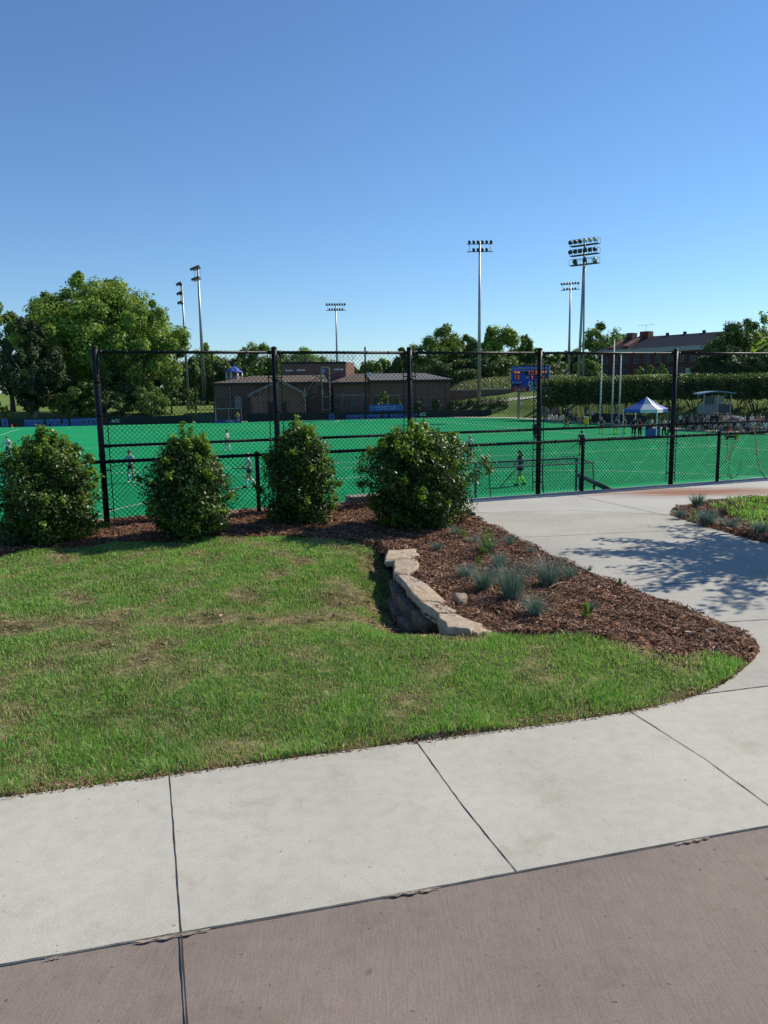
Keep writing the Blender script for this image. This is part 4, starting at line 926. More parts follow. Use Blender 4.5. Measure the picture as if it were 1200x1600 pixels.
# long left hipped roof
rz_ = BF.L(440, 586.5, 6)[1]; MB().add([(xl-.6, -.7, zl), (xr, -.7, zl), (xr, 7, rz_), (xl+6, 7, rz_), (xl-.6, 15, zl), (xr, 15, zl), (xl-.6, -.7, zl+.02)], [(0, 1, 2, 3), (4, 0, 3), (5, 4, 3, 2)]).build('roof', M_rooft, bh)
MB().box(xl-.65, xr, -.78, -.70, zl-.28, zl+.02).build('fascia', M_dk, bh)
# front gable
w_, gl, gr, zg_ = wallbox('gable_wall', 391, 475, 613, -5, -.05, M_brick)
xa_, za = BF.L(437, 592.5, -5.3); e0, ez0 = BF.L(386.5, 615.5, -5.3); e1, ez1 = BF.L(479, 613.5, -5.3); ez = (ez0+ez1)/2
MB().prism([(gl, zg_-.02), (gr, zg_-.02), (xa_, za-.5)], -4.99, -4.6).build('gable', M_brick, bh)
rf = MB()
for a, b in (((e0, ez), (xa_, za)), ((xa_, za), (e1, ez))):
    rf.add([(a[0], -5.5, a[1]), (b[0], -5.5, b[1]), (b[0], 3.0, b[1]), (a[0], 3.0, a[1]), (a[0], -5.5, a[1]-.22), (b[0], -5.5, b[1]-.22), (b[0], 3.0, b[1]-.22), (a[0], 3.0, a[1]-.22)], [(0, 1, 2, 3), (7, 6, 5, 4), (4, 5, 1, 0), (3, 2, 6, 7), (0, 3, 7, 4), (1, 5, 6, 2)])
rf.build('gable_roof', M_rooft, bh)
for a, b in (((e0, ez), (xa_, za)), ((xa_, za), (e1, ez))): MB().prism([(a[0], a[1]-.42), (b[0], b[1]-.42), (b[0], b[1]-.05), (a[0], a[1]-.05)], -5.58, -5.52).build('rake_board', M_trim, bh)
for p0, p1 in ((388, 394), (472.5, 478.5)):
    x0, z = BF.L(p0, 616, -5.3); x1, _ = BF.L(p1, 616, -5.3); MB().box(x0, x1, -5.56, -5.0, z-.45, z+.15).build('eave_return', M_trim, bh)
for p0, p1 in ((394, 415), (450, 474)):
    x0, _ = BF.L(p0, 620, -5.03); x1, _ = BF.L(p1, 620, -5.03); z = BF.L(400, 620, -5.03)[1]; MB().box(x0, x1, -5.04, -5.0, ZB, z).build('brick_panel', M_brick_lit if p0 < 400 else M_brick, bh)  # left part of the gable wall takes the brick with painted sunlight
def opening(px0, px1, y0, y1, v, mt=M_dk, frame=M_dk, parent=bh, FR=None, name='window', sub='pane'):
    FR = FR or BF; x0, z1 = FR.L(px0, y0, v); x1, z0 = FR.L(px1, y1, v)
    f = MB(); e = .07
    f.box(x0, x0+e, v-.07, v, z0, z1); f.box(x1-e, x1, v-.07, v, z0, z1); f.box(x0+e, x1-e, v-.07, v, z0, z0+e); f.box(x0+e, x1-e, v-.07, v, z1-e, z1)
    o = f.build(name, frame, parent); MB().box(x0+e, x1-e, v-.03, v-.01, z0+e, z1-e).build(sub, mt, o); return o
opening(419, 431, 629, 650, -5.03, name='door'); opening(441, 448, 629, 650, -5.03, name='door')
opening(366.5, 378.5, 619.5, 638, 0, mt=plain('grey_door', (0.33, 0.34, 0.34), 0.6), frame=M_trim, name='door', sub='panel')
for px in (361, 408, 477): x, z = BF.L(px, 640, -5.1 if px > 385 else -.05); v_ = -5.1 if px > 385 else -.05; MB().tube([(x, v_-.05, ZB), (x, v_-.05, BF.L(px, 606 if px > 385 else 599, v_)[1])], .06, 6).build('downpipe', M_steel, bh)
# flat roofed upper block
x0, z1 = BF.L(441, 566.5, 9); x1, _ = BF.L(540, 566, 9); zt = BF.L(490, 566.2, 9)[1]
MB().box(x0, x1, 9, 20, ZB, zt).build('upper_block', M_brick, bh); MB().box(x0-.15, x1+.1, 8.85, 9, zt-.25, zt+.1).build('parapet', M_dk, bh)
x2, _ = BF.L(555.5, 566, 9); MB().add([(x1, 9, ZB), (x2, 11.2, ZB), (x2, 20, ZB), (x1, 20, ZB), (x1, 9, zt-.02), (x2, 11.2, zt-.02), (x2, 20, zt-.02), (x1, 20, zt-.02)], [(0, 3, 2, 1), (4, 5, 6, 7), (0, 1, 5, 4), (1, 2, 6, 5), (2, 3, 7, 6), (3, 0, 4, 7)]).build('stair_tower', M_brick_lit, bh)  # right face of the block, its sunlit look painted by the brighter brick
for a, b, c, d in ((445, 458, 578, 580), (463, 477.5, 577.3, 579.3), (521, 537, 576.3, 578.3)): opening(a, b, c-.6, d+.6, 9, mt=M_white, frame=M_trim)
rl = MB()
for px in range(446, 557, 7): x, _ = BF.L(px, 560, 9.6); rl.tube([(x, 9.6, zt), (x, 9.6, zt+1.15)], .03, 5)
for dz in (.4, .8, 1.15): rl.tube([(BF.L(446, 560, 9.6)[0], 9.6, zt+dz), (BF.L(556, 560, 9.6)[0], 9.6, zt+dz)], .025, 5)
rl.build('roof_railing', M_steel, bh)
# right wing: tan part then longer greyer part
w_, a0, a1, zr = wallbox('wall', 521, 578, 597, 0, 12, M_brick); _, b0, b1, zr2 = wallbox('wall', 577.5, 703, 593.5, -.6, 12, M_brick)
rr = BF.L(600, 583.5, 6)[1]
MB().add([(a0-.6, -.9, zr), (a1-.02, -.9, zr), (a1-.02, 6, rr), (a0+4.2, 6, rr), (a0-.6, 13, zr), (a1-.02, 13, zr)], [(0, 1, 2, 3), (4, 0, 3), (5, 4, 3, 2)]).build('roof', M_rooft, bh)
MB().add([(b0+.02, -1.3, zr2), (b1+.5, -1.3, zr2), (b1-3.2, 6, rr), (b0+.02, 6, rr), (b1+.5, 13, zr2), (b0+.02, 13, zr2)], [(0, 1, 2, 3), (1, 4, 2), (4, 5, 3, 2)]).build('roof', M_roofg, bh)
MB().box(a0-.6, a1-.02, -.98, -.9, zr-.3, zr+.02).build('fascia', M_dk, bh); MB().box(b0+.02, b1+.5, -1.38, -1.3, zr2-.35, zr2+.02).build('fascia', M_dk, bh)
for p0, p1, y0, y1, v in ((525, 577, 616.2, 618, -.03), (585, 625, 617, 618.4, -.65), (660, 702.5, 631.5, 633.5, -.66)):
    x0, z1 = BF.L(p0, y0, v); x1, z0 = BF.L(p1, y1, v); MB().box(x0, x1, v-.05, v, min(z0, z1-.15), z1).build('stone_band', M_trim, bh)
for p0, p1 in ((531.5, 538), (548, 555.5), (565, 571.5)): opening(p0, p1, 619, 641, -.03, mt=M_glassb, frame=M_trim)
opening(586, 608, 620, 634, -.63, mt=M_glass); opening(652, 661, 622, 637, -.63, mt=M_glass, frame=M_dk)
x0, z0 = BF.L(697, 600, -.6); MB().box(x0, b1+.02, -.85, -.62, ZB, zr2-.4).build('corner_pier', M_brick, bh)
x0, z0 = BF.L(671, 600, -.6); x1, _ = BF.L(684, 600, -.6); MB().box(x0, x1, -.75, -.61, ZB, zr2-.4).build('brick_bay', M_brick, bh)
x0, z0 = BF.L(574, 587, 4); x1, z1 = BF.L(581, 582, 4); MB().box(x0, x1, 4, 5, z0-1, z1).build('roof_vent', M_white, bh)
# filming tower of scaffolding with a banner
ft = thing('filming_tower', 'pale scaffold stair tower with a small blue banner between the two roofs', 'tower', BF.O, R(8))
x0, zt1 = BF.L(502.5, 574, -2); x1, zb1 = BF.L(515, 597, -2); x00, _ = BF.L(486, 600, -2)
mb = MB()
for x in (x0, x1):
    for v in (-2, -.4): mb.tube([(x, v, ZB), (x, v, zt1)], .10, 6)
for z in (zt1, zb1, zb1-2.4, zb1-4.5):
    for v in (-2, -.4): mb.tube([(x0, v, z), (x1, v, z)], .09, 6)
mb.build('frame', M_trim, ft)
MB().box(x0, x1, -2, -.4, zb1-.1, zb1).build('platform', M_trim, ft)
mb = MB()
for dz in (0, .9): mb.tube([(x00, -1.2, zb1-3.0+dz), (x0, -1.2, zb1+dz*.6)], .08, 6); mb.tube([(x00-.8, -1.8, zb1-2.4+dz), (x0-.6, -1.8, zb1+.2+dz)], .06, 6)
mb.build('stair_rails', M_trim, ft)
mb = MB()
for k in range(5): z = ZB+k*1.5; mb.tube([(x0-2.5, -2, z), (x1+1.5, -2, z+1.4)], .05, 5); mb.tube([(x1+1.5, -2, z), (x0-2.5, -2, z+1.4)], .05, 5)
for x in (x0-2.5, x1+1.5): mb.tube([(x, -2, ZB), (x, -2, zb1-2.0)], .06, 5)
mb.tube([(x0-2.5, -2, zb1-2.0), (x1+1.5, -2, zb1-2.0)], .06, 5)
mb.build('cross_braces', M_lampb, ft)
a, b = BF.L(503.5, 575.5, -2.15); c, d = BF.L(508.5, 584, -2.15); MB().box(a, c, -2.16, -2.13, d, b).build('banner', M_blue, ft); text('D', ft, M_white, a+.12, -2.18, d+.25, (c-a)*.6, (b-d)*.55)
# roof lantern
rln = thing('roof_lantern', 'small open pavilion with blue cone roof and white posts above the left roof', 'pavilion', BF.O, R(8))
lx, lz = BF.L(366, 581.5, 10); ww = (BF.L(380, 581, 10)[0]-BF.L(352, 581, 10)[0])/2*1.1; tz = BF.L(366, 571, 10)[1]; sz = BF.L(366, 567, 10)[1]
mb = MB(); ring = [(lx+ww*math.cos(k*math.pi/4+.39), 10+ww*math.sin(k*math.pi/4+.39), lz) for k in range(8)]; r2 = [(lx+ww*.45*math.cos(k*math.pi/4+.39), 10+ww*.45*math.sin(k*math.pi/4+.39), lz+(tz-lz)*.62) for k in range(8)]
mb.add(ring+r2+[(lx, 10, tz)], [(k, (k+1) % 8, 8+(k+1) % 8, 8+k) for k in range(8)]+[(8+k, 8+(k+1) % 8, 16) for k in range(8)]+[tuple(range(7, -1, -1))]); mb.build('roof', M_blue, rln)
MB().tube([(lx, 10, tz-.1), (lx, 10, sz)], [.10, .02], 6).build('finial', M_blue, rln)
for k in range(8): x, y, z = ring[k]; MB().tube([(lx+(x-lx)*.85, 10+(y-10)*.85, -2), (lx+(x-lx)*.85, 10+(y-10)*.85, lz)], .12, 6).build('post', M_white, rln)
text('D', rln, M_white, lx-.35, 10-ww*.80, lz+.25, .8, (tz-lz)*.5, extr=.05)
MB().tube([(lx, 10, -2), (lx, 10, BF.L(366, 588, 10)[1])], ww*.83, 8).build('drum', M_trim, rln)
# ------------------------------------------------------------------ light poles
def lightpole(name, label, px, ytop, ybase, Y, rows, facing, rad=.26, zb=None, group='sports light poles', lampw=None, sp=.85, arm=None, dy=1.0, bright=False, lean=None):
    p = gpt(px, Y, 0); top = at_y(px, ytop, Y); z0 = zb if zb is not None else at_y(px, ybase, Y).z
    base = gpt(ray_px_base(px, ytop, ybase), Y, z0) if False else Vector((top.x, top.y, z0))
    t = thing(name, label, 'light pole', base, facing, group); H = top.z-z0
    MB().tube([(0, 0, -.5), (0, 0, H*.5), (0, 0, H)], [rad, rad*.72, rad*.42], 12).build('pole', M_steel, t, smooth=True)
    for ri, n in enumerate(rows):
        z = H-.35-ri*dy*1.6; L = (max(rows))*sp/2
        mb = MB(); mb.tube([(-L, -.15, z), (L, -.15, z)], .07, 6); mb.build('cross_arm', M_lampb, t)
        for k in range(n):
            x = (k-(n-1)/2)*sp*(1.0 if n > 2 else 1)
            hd = MB(); hd.tube([(x, -.15, z+.1), (x, -.35, z+.38), (x, -.8, z+.15)], [.10, .20, .25], 8); hd.build('lamp_head', M_lampw if bright and (k+ri) % 3 == 0 else M_lampb, t)
        if ri: MB().tube([(-L*.8, -.15, z), (-L*.8, -.15, z+dy*1.6)], .04, 5).build('brace', M_steel, t); MB().tube([(L*.8, -.15, z), (L*.8, -.15, z+dy*1.6)], .04, 5).build('brace', M_steel, t)
    return t
lightpole('light_pole', 'thin light pole with three short lamp arms, leftmost beside the big trees', 284, 443, 637, 141, (4, 4, 3), R(-66), .30, group=None, dy=1.0, sp=.6)
lightpole('light_pole', 'taller light pole with two slanted lamp arms, second from the left', 309, 418, 620, 138, (5, 4), R(-58), .36, dy=1.1, sp=.75, group=None)
lightpole('light_pole', 'light pole behind the flat brick roof with fourteen lamps in two rows', 524.5, 475, 600, 205, (8, 6), R(4), .32, zb=2, sp=.66, dy=.8, group=None)
lightpole('light_pole', 'tall straight light pole near the centre with ten lamps in two rows', 749.5, 378, 631, 131, (6, 4), R(0), .34, sp=.7, dy=.75, group=None)
lightpole('light_pole', 'thin light pole just left of the large floodlight mast', 891.5, 442, 596, 190, (7, 5), R(-25), .38, zb=1.5, sp=.65, dy=.8, group=None)
Ym = 112; tm = at_y(914, 372, Ym); z0 = zg(911, Ym)
mast = thing('floodlight_mast', 'large floodlight mast of joined steel poles with three lamp racks', 'light pole', (tm.x, tm.y, z0), R(-38))
Hm = tm.z-z0; ca_, sa_ = math.cos(R(38)), math.sin(R(38))
for dxp in (-6.0, 2.6):
    w0 = dxp/FPX*Ym; MB().tube([(w0*ca_, w0*sa_, -.5), (w0*ca_*.45, w0*sa_*.45, Hm*.5), (w0*ca_*.02, w0*sa_*.02+.05*dxp*.1, Hm)], [.24 if dxp < 0 else .17, .18 if dxp < 0 else .13, .10], 10).build('pole', M_steel, mast, smooth=True)
for ri, z in enumerate((Hm-.9, Hm-2.2, Hm-3.5)):
    L = 2.05; zz = lambda x: z+0.0*x
    MB().box(-L, L, -.5, .5, z-.08, z).build('rack', M_lampb, mast)
    mb = MB()
    for s in (-1, 1): mb.tube([(-L, s*.5, z+.75), (L, s*.5, z+.75)], .035, 5)
    for k in range(6): x = -L+2*L*k/5; [mb.tube([(x, s*.5, z), (x, s*.5, z+.75)], .03, 5) for s in (-1, 1)]
    mb.build('rack_rail', M_steel, mast)
    for k in range(6):
        x = -L+.3+k*.72
        for s in ((-1,) if ri < 2 or k % 2 else (1,)):
            hd = MB(); hd.tube([(x, s*.35, z+.25), (x, s*.6, z+.5), (x, s*1.0, z+.35)], [.10, .22, .30], 8); hd.build('lamp_head', M_lampw if (k in (3, 4, 5) and ri == 0) or (k == 5 and ri == 2) else M_lampb, mast)
# ------------------------------------------------------------------ flagpoles
for (xt, yt, xb, yb, lb) in ((940.5, 556, 938, 647, 'shorter bare white flagpole, left of the three'), (960, 532, 952.5, 651, 'tallest bare white flagpole in the middle of the three'), (970.5, 556, 966.5, 650, 'shorter bare white flagpole, right of the three')):
    Y = 92; b = at_y(xb, yb, Y); tt = at_y(xt, yt, Y); o = thing('flagpole', lb, 'flagpole', (tt.x, tt.y, zg(xb, Y)-.1), 0, 'flagpoles behind the right sideline')
    h = tt.z-o.location.z; MB().tube([(0, 0, 0), (0, 0, h)], [.11, .06], 8).build('pole', M_white, o, smooth=True); MB().ell((0, 0, h+.08), (.1, .1, .1)).build('ball', M_white, o)
# ------------------------------------------------------------------ scoreboard
SF = Frame(gpt(829, 113, 0), R(5), 0)
sbd = thing('scoreboard', 'blue electronic scoreboard with orange digits and sponsor panels on two grey legs', 'scoreboard', SF.O, R(5))
def sp_(px, py): return SF.L(px, py, 0)
x0, z1 = sp_(799.5, 572.5); x1, z1b = sp_(858.5, 571); z1 = (z1+z1b)/2; xm, z0 = sp_(829, 604.3); z00 = sp_(829, 611.3)[1]; zh = sp_(829, 579)[1]
MB().box(x0, x1, 0, .35, z0, z1).build('cabinet', M_blue, sbd)
MB().box(x1, x1+.14, .0, .35, z00, z1).build('side_trim', M_white, sbd)
MB().box(x0, x1, -.03, -.001, zh-.05, zh+.03).build('header_line', M_lblue, sbd)
xs_ = x0+(x1-x0)*.47
MB().box(x0, xs_, 0, .3, z00, z0-.01).build('sponsor_panel', plain('cola_red', (0.30, 0.012, 0.018), 0.5), sbd); MB().box(xs_+.01, x1, 0, .3, z00, z0-.01).build('sponsor_panel', plain('pale_panel', (0.42, 0.55, 0.60), 0.5), sbd)
W_ = x1-x0; Hs = z1-z0
text('WILLIAMS FIELD AT JACK KATZ STADIUM', sbd, M_white, x0+.1, -.02, zh+.12, W_-.25, (z1-zh)*.55, shear=.2)
text('Coca-Cola', sbd, M_white, x0+W_*.10, -.02, z00+.12, W_*.27, (z0-z00)*.7, shear=.35)
text('DUKE HEALTH', sbd, M_blue, xs_+.15, -.02, z00+.2, W_*.30, (z0-z00)*.4)
def led(name, c):
    mt, t, b = newmat(name); b.inputs['Base Color'].default_value = (*c, 1); b.inputs['Emission Color'].default_value = (*c, 1); b.inputs['Emission Strength'].default_value = 0.7; return mt
M_led = led('orange_led', (0.9, 0.22, 0.03)); M_ledr = led('red_led', (0.5, 0.09, 0.03))
def win(ax, az, w_, h_): o = MB().box(x0+W_*ax, x0+W_*(ax+w_), -.012, -.002, z0+Hs*az, z0+Hs*(az+h_)); return o.build('display_window', M_dk, sbd)
def lt(b, ax, az, w_, h_, mt, **k): return text(b, sbd, mt, x0+W_*ax, -.03, z0+Hs*az, W_*w_, Hs*h_, **k)
win(.02, .64, .26, .13); lt('HOME', .06, .66, .16, .085, M_led, bold=.02)
win(.08, .36, .14, .24); lt('12', .10, .38, .11, .19, M_ledr, bold=.01)
win(.33, .58, .12, .22); win(.46, .56, .22, .24); lt('1:23', .46, .58, .21, .2, M_ledr, bold=.01)
lt('HALF', .36, .40, .10, .09, M_white); win(.50, .34, .08, .2); lt('1', .53, .36, .035, .16, M_ledr, bold=.01)
win(.78, .64, .19, .13); lt('KENT', .80, .66, .14, .085, M_led, bold=.02); win(.80, .36, .13, .24); lt('0', .84, .38, .05, .19, M_ledr, bold=.01)
lt('SHOTS  CORNERS', .02, .18, .24, .06, M_white); lt('SHOTS  CORNERS', .60, .18, .24, .06, M_white); win(.02, .02, .22, .13); win(.60, .02, .36, .13); lt('D', .45, .03, .11, .24, M_white, bold=.02)
for p in (811, 849): x, _ = sp_(p, 610); MB().box(x-.17, x+.17, .05, .3, -3, z00).build('leg', M_steel, sbd)
# ------------------------------------------------------------------ red brick block on the hill
KF = Frame(gpt(932, 175, 0), R(-50), 0)
kb = thing('brick_block', 'long red brick building with dark slate roof and pale green cornice on the hill', 'building', KF.O, R(-50))
xl, zl = KF.L(937, 549, 0); xr, zr_ = KF.L(1120, 537, 0); ze = (zl+zr_)/2
MB().box(xl, xr, 0, 14, 1, ze-.9).build('wall', M_brickr, kb); MB().box(xl-.4, xr+.3, -.5, 14.5, ze-.9, ze).build('cornice', M_cornice, kb)
zrg = (KF.L(962, 530, 7)[1]+KF.L(1100, 519, 7)[1])/2; xl7 = xl+1.5
MB().add([(xl-.4, -.5, ze), (xr+.3, -.5, ze), (xr+.3, 7, zrg), (xl+4, 7, zrg), (xl-.4, 14.5, ze), (xr+.3, 14.5, ze)], [(0, 1, 2, 3), (4, 0, 3), (5, 4, 3, 2)]).build('roof', M_slate, kb)
for pb, pt in ((989, 1011),):
    a, _ = KF.L(pb, 544, -.4); b, _ = KF.L(pt, 526, 7)
    a = b-.3
    MB().add([(a-.9, -.5, ze), (a-.9, 7, zrg), (a-.9, 7, zrg+.55), (a-.9, -.5, ze+.75), (a+.5, -.5, ze), (a+.5, 7, zrg), (a+.5, 7, zrg+.55), (a+.5, -.5, ze+.75)], [(0, 1, 2, 3), (7, 6, 5, 4), (3, 2, 6, 7), (0, 3, 7, 4), (1, 5, 6, 2), (0, 4, 5, 1)]).build('parapet', M_brickr, kb)
    MB().box(a-.9, a+1.2, 6, 8, zrg-.5, zrg+1.1).build('chimney', M_brickr, kb)
    an = MB(); an.tube([(a, 7, zrg+1), (a, 7, zrg+2.6)], .04, 5); an.tube([(a-2, 7, zrg+2.5), (a+2, 7, zrg+2.5)], .03, 5); an.build('antenna', M_steel, kb)
a = xl+3.2; MB().add([(a-.5, -.5, ze), (a-.5, 7, zrg), (a-.5, 7, zrg+.5), (a-.5, -.5, ze+.6), (a+.4, -.5, ze), (a+.4, 7, zrg), (a+.4, 7, zrg+.5), (a+.4, -.5, ze+.6)], [(0, 1, 2, 3), (7, 6, 5, 4), (3, 2, 6, 7), (0, 3, 7, 4), (1, 5, 6, 2), (0, 4, 5, 1)]).build('parapet', M_brickr, kb); MB().box(a-.5, a+1.0, 6, 8, zrg-.5, zrg+1.0).build('chimney', M_brickr, kb)
for px in (1043, 1070, 1100): x, _ = KF.L(px, 522, 7); MB().tube([(x, 7, zrg-.1), (x, 7, zrg+.5)], .35, 8).build('roof_vent', M_slate, kb)
L = xr-xl; k = 0; M_dimtrim = plain('dim_window_trim', (0.2, 0.2, 0.19), .7)
def wnd(x, z, w_=1.05, h_=1.7, mt=M_glassb):
    f = MB(); f.box(x-w_/2-.09, x-w_/2, -.06, -.002, z, z+h_); f.box(x+w_/2, x+w_/2+.09, -.06, -.002, z, z+h_); f.box(x-w_/2-.09, x+w_/2+.09, -.08, -.002, z-.12, z); f.box(x-w_/2-.09, x+w_/2+.09, -.06, -.002, z+h_, z+h_+.12); f.box(x-w_/2, x+w_/2, -.05, -.002, z+h_/2-.04, z+h_/2+.04)
    o = f.build('window', M_dimtrim, kb); MB().box(x-w_/2, x+w_/2, -.02, -.004, z, z+h_).build('pane', mt, o)
xx = xl+1.6
while xx < xr-1:
    for z, hh in ((ze-3.0, 1.5), (ze-6.1, 1.8), (ze-9.3, 1.8)): wnd(xx, z, 1.05, hh)
    xx += 2.55
MB().box(*[KF.L(1071, 580, -.1)[0], KF.L(1082, 580, -.1)[0]], -.14, -.08, KF.L(1076, 588, -.1)[1], KF.L(1076, 575, -.1)[1]).build('vent_panel', plain('pale_panel2', (0.5, 0.56, 0.58), 0.6), kb)
for i, (px, yt) in enumerate(((1000, 572), (1014, 566), (1034, 567))):
    tree(px, 590, 150, yt, 16, '%s small pointed tree in front of the red brick block' % ('leftmost', 'middle', 'rightmost')[i], M_oak2, 90+i, lobes=12, per=80, leaf=.3, low=.05, shape=.6, zb=3.4, group='small trees before the red brick block')
# small grey house far off
HF = Frame(gpt(865, 190, 0), R(-10), 0)
hs = thing('grey_house', 'small far house with grey gabled roofs right of the scoreboard', 'house', HF.O, R(-10))
x0, ze_ = HF.L(862, 584, 0); x1, _ = HF.L(888, 584, 0); zt_ = HF.L(870, 573, 0)[1]; zbk = HF.L(880, 565, 8)[1]
MB().box(x0, x1, 0, 9, 0, ze_).build('wall', plain('grey_siding', (0.10, 0.09, 0.08), .9), hs)
MB().add([(x0-.4, -.5, ze_), (x1+.4, -.5, ze_), (x1-1.0, 4.5, zbk), (x0+1.2, 4.5, zbk), (x0-.4, 9.4, ze_), (x1+.4, 9.4, ze_)], [(0, 1, 2, 3), (4, 0, 3), (1, 5, 2), (5, 4, 3, 2)]).build('roof', M_roofg, hs)
xm = x0+(x1-x0)*.28; MB().prism([(xm-1.8, ze_-.1), (xm+1.8, ze_-.1), (xm, zt_)], -1.2, 3).build('dormer', M_roofg, hs); MB().box(xm-1.5, xm+1.5, -1.0, 0, 0, ze_-.1).build('porch', M_dk, hs)
for k in (0.55, 0.8): x = x0+(x1-x0)*k; z = ze_-1.6; f = MB().box(x-.5, x+.5, -.05, -.002, z, z+1.2).build('window', M_white, hs)
# ------------------------------------------------------------------ holly shrubs along the fence
def shrub(px, ybase, wpx, ytop, label, seed, n_tips=1500, shoots=14, lopside=(0, 0), wr=None):
    rng = np.random.default_rng(seed); p = at_z(px, ybase, 0); top = at_y(px, ytop, p.y).z; W = wpx/FPX*p.y/2; H = top
    t = thing('holly_shrub', label, 'shrub', (p.x, p.y, 0), 0, 'holly shrubs in front of the fence')
    ph = rng.uniform(0, 6.28, 12); fr = rng.integers(2, 7, 12)
    def rad(th, el):  # irregular barrel outline
        s = 0
        for k in range(6): s = s+np.sin(fr[k]*th+ph[k]+el*fr[k+6]*1.3+ph[k+6])
        return 1+0.11*s
    n = n_tips; th = rng.uniform(0, 2*np.pi, n); zz = rng.uniform(0.03, 1, n); r = rng.uniform(0.05, 1.0, n)**0.40
    prof = np.interp(zz, [0, .1, .35, .65, .85, 1], [.55, .78, 1.0, .95, .72, .30]) if wr is None else np.interp(zz, [0, .1, .35, .65, .85, 1], wr)
    rr = W*prof*r*rad(th, zz*2)
    C = np.stack([rr*np.cos(th)+lopside[0]*zz*W, rr*np.sin(th), zz*H*0.93], -1)
    out = np.stack([np.cos(th)*r, np.sin(th)*r, 0.35+1.1*np.clip(zz-.5, 0, 1)], -1)
    sh = np.zeros(n, bool)
    # upright new shoots on top
    S_ = []
    for k in range(shoots):
        a = rng.uniform(0, 6.28); q = rng.uniform(0, .62); bx_, by = W*q*math.cos(a)+lopside[0]*W, W*q*math.sin(a); L = rng.uniform(.10, .26)*(1.1-q*.6); z0 = H*(0.95-0.28*q*q)
        for j in range(6): S_.append((bx_+rng.normal()*.01, by+rng.normal()*.01, z0-L*.2+L*j/5*1.0))
    for k in range(int(n_tips*.035)):   # loose side twigs
        j = rng.integers(0, n); dd = np.array([math.cos(th[j]), math.sin(th[j]), rng.uniform(.1, .9)]); rs = W*np.interp(zz[j], [0, .1, .35, .65, .85, 1], wr or [.55, .78, 1.0, .95, .72, .30])*rad(th[j], zz[j]*2)
        b0 = np.array([rs*math.cos(th[j]), rs*math.sin(th[j]), zz[j]*H*.93])
        for q in range(4): S_.append(tuple(b0+dd*(q*.018*rng.uniform(.7, 1.3))))
    S_ = np.array(S_); C = np.concatenate([C, S_]); out = np.concatenate([out, np.tile([0, 0, 1.6], (len(S_), 1))]); sh = np.concatenate([sh, np.ones(len(S_), bool)])
    m_ = len(C); k = 15; Cc = np.repeat(C, k, 0); O = np.repeat(out, k, 0)
    jit = rng.normal(size=(m_*k, 3))*np.array([.042, .042, .042]); jit[np.repeat(sh, k)] *= .5
    d = jit/np.maximum(np.linalg.norm(jit, axis=1, keepdims=True), 1e-6)
    Q = leaf_quads(Cc+jit, O*0.55+d*0.5+rng.normal(size=O.shape)*.55+np.array([0, 0, .25]), 0.047, rng, 0.5, .5)
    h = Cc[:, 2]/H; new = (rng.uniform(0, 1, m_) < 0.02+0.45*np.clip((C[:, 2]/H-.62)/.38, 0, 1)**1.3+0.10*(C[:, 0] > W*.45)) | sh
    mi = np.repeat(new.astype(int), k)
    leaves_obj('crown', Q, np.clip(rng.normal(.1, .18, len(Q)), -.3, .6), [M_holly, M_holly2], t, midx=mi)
    tb = MB()
    for j in range(9):
        a = rng.uniform(0, 6.28); q = rng.uniform(.2, .75)*W
        tb.tube([(math.cos(a)*.05, math.sin(a)*.05, -.05), (math.cos(a)*q*.5, math.sin(a)*q*.5, H*.35), (math.cos(a)*q, math.sin(a)*q, H*rng.uniform(.6, .85))], [.018, .012, .005], 6)
    tb.build('stems', M_bark, t)
    return t
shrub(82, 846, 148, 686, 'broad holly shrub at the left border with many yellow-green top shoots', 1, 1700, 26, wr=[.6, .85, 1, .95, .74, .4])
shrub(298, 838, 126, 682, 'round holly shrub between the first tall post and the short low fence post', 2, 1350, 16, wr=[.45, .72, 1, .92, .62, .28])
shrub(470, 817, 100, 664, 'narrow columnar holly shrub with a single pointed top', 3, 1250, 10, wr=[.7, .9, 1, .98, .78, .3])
shrub(656, 822, 158, 668, 'largest and widest holly shrub beside the pavement', 4, 2100, 16, wr=[.5, .72, .98, 1.0, .82, .5])
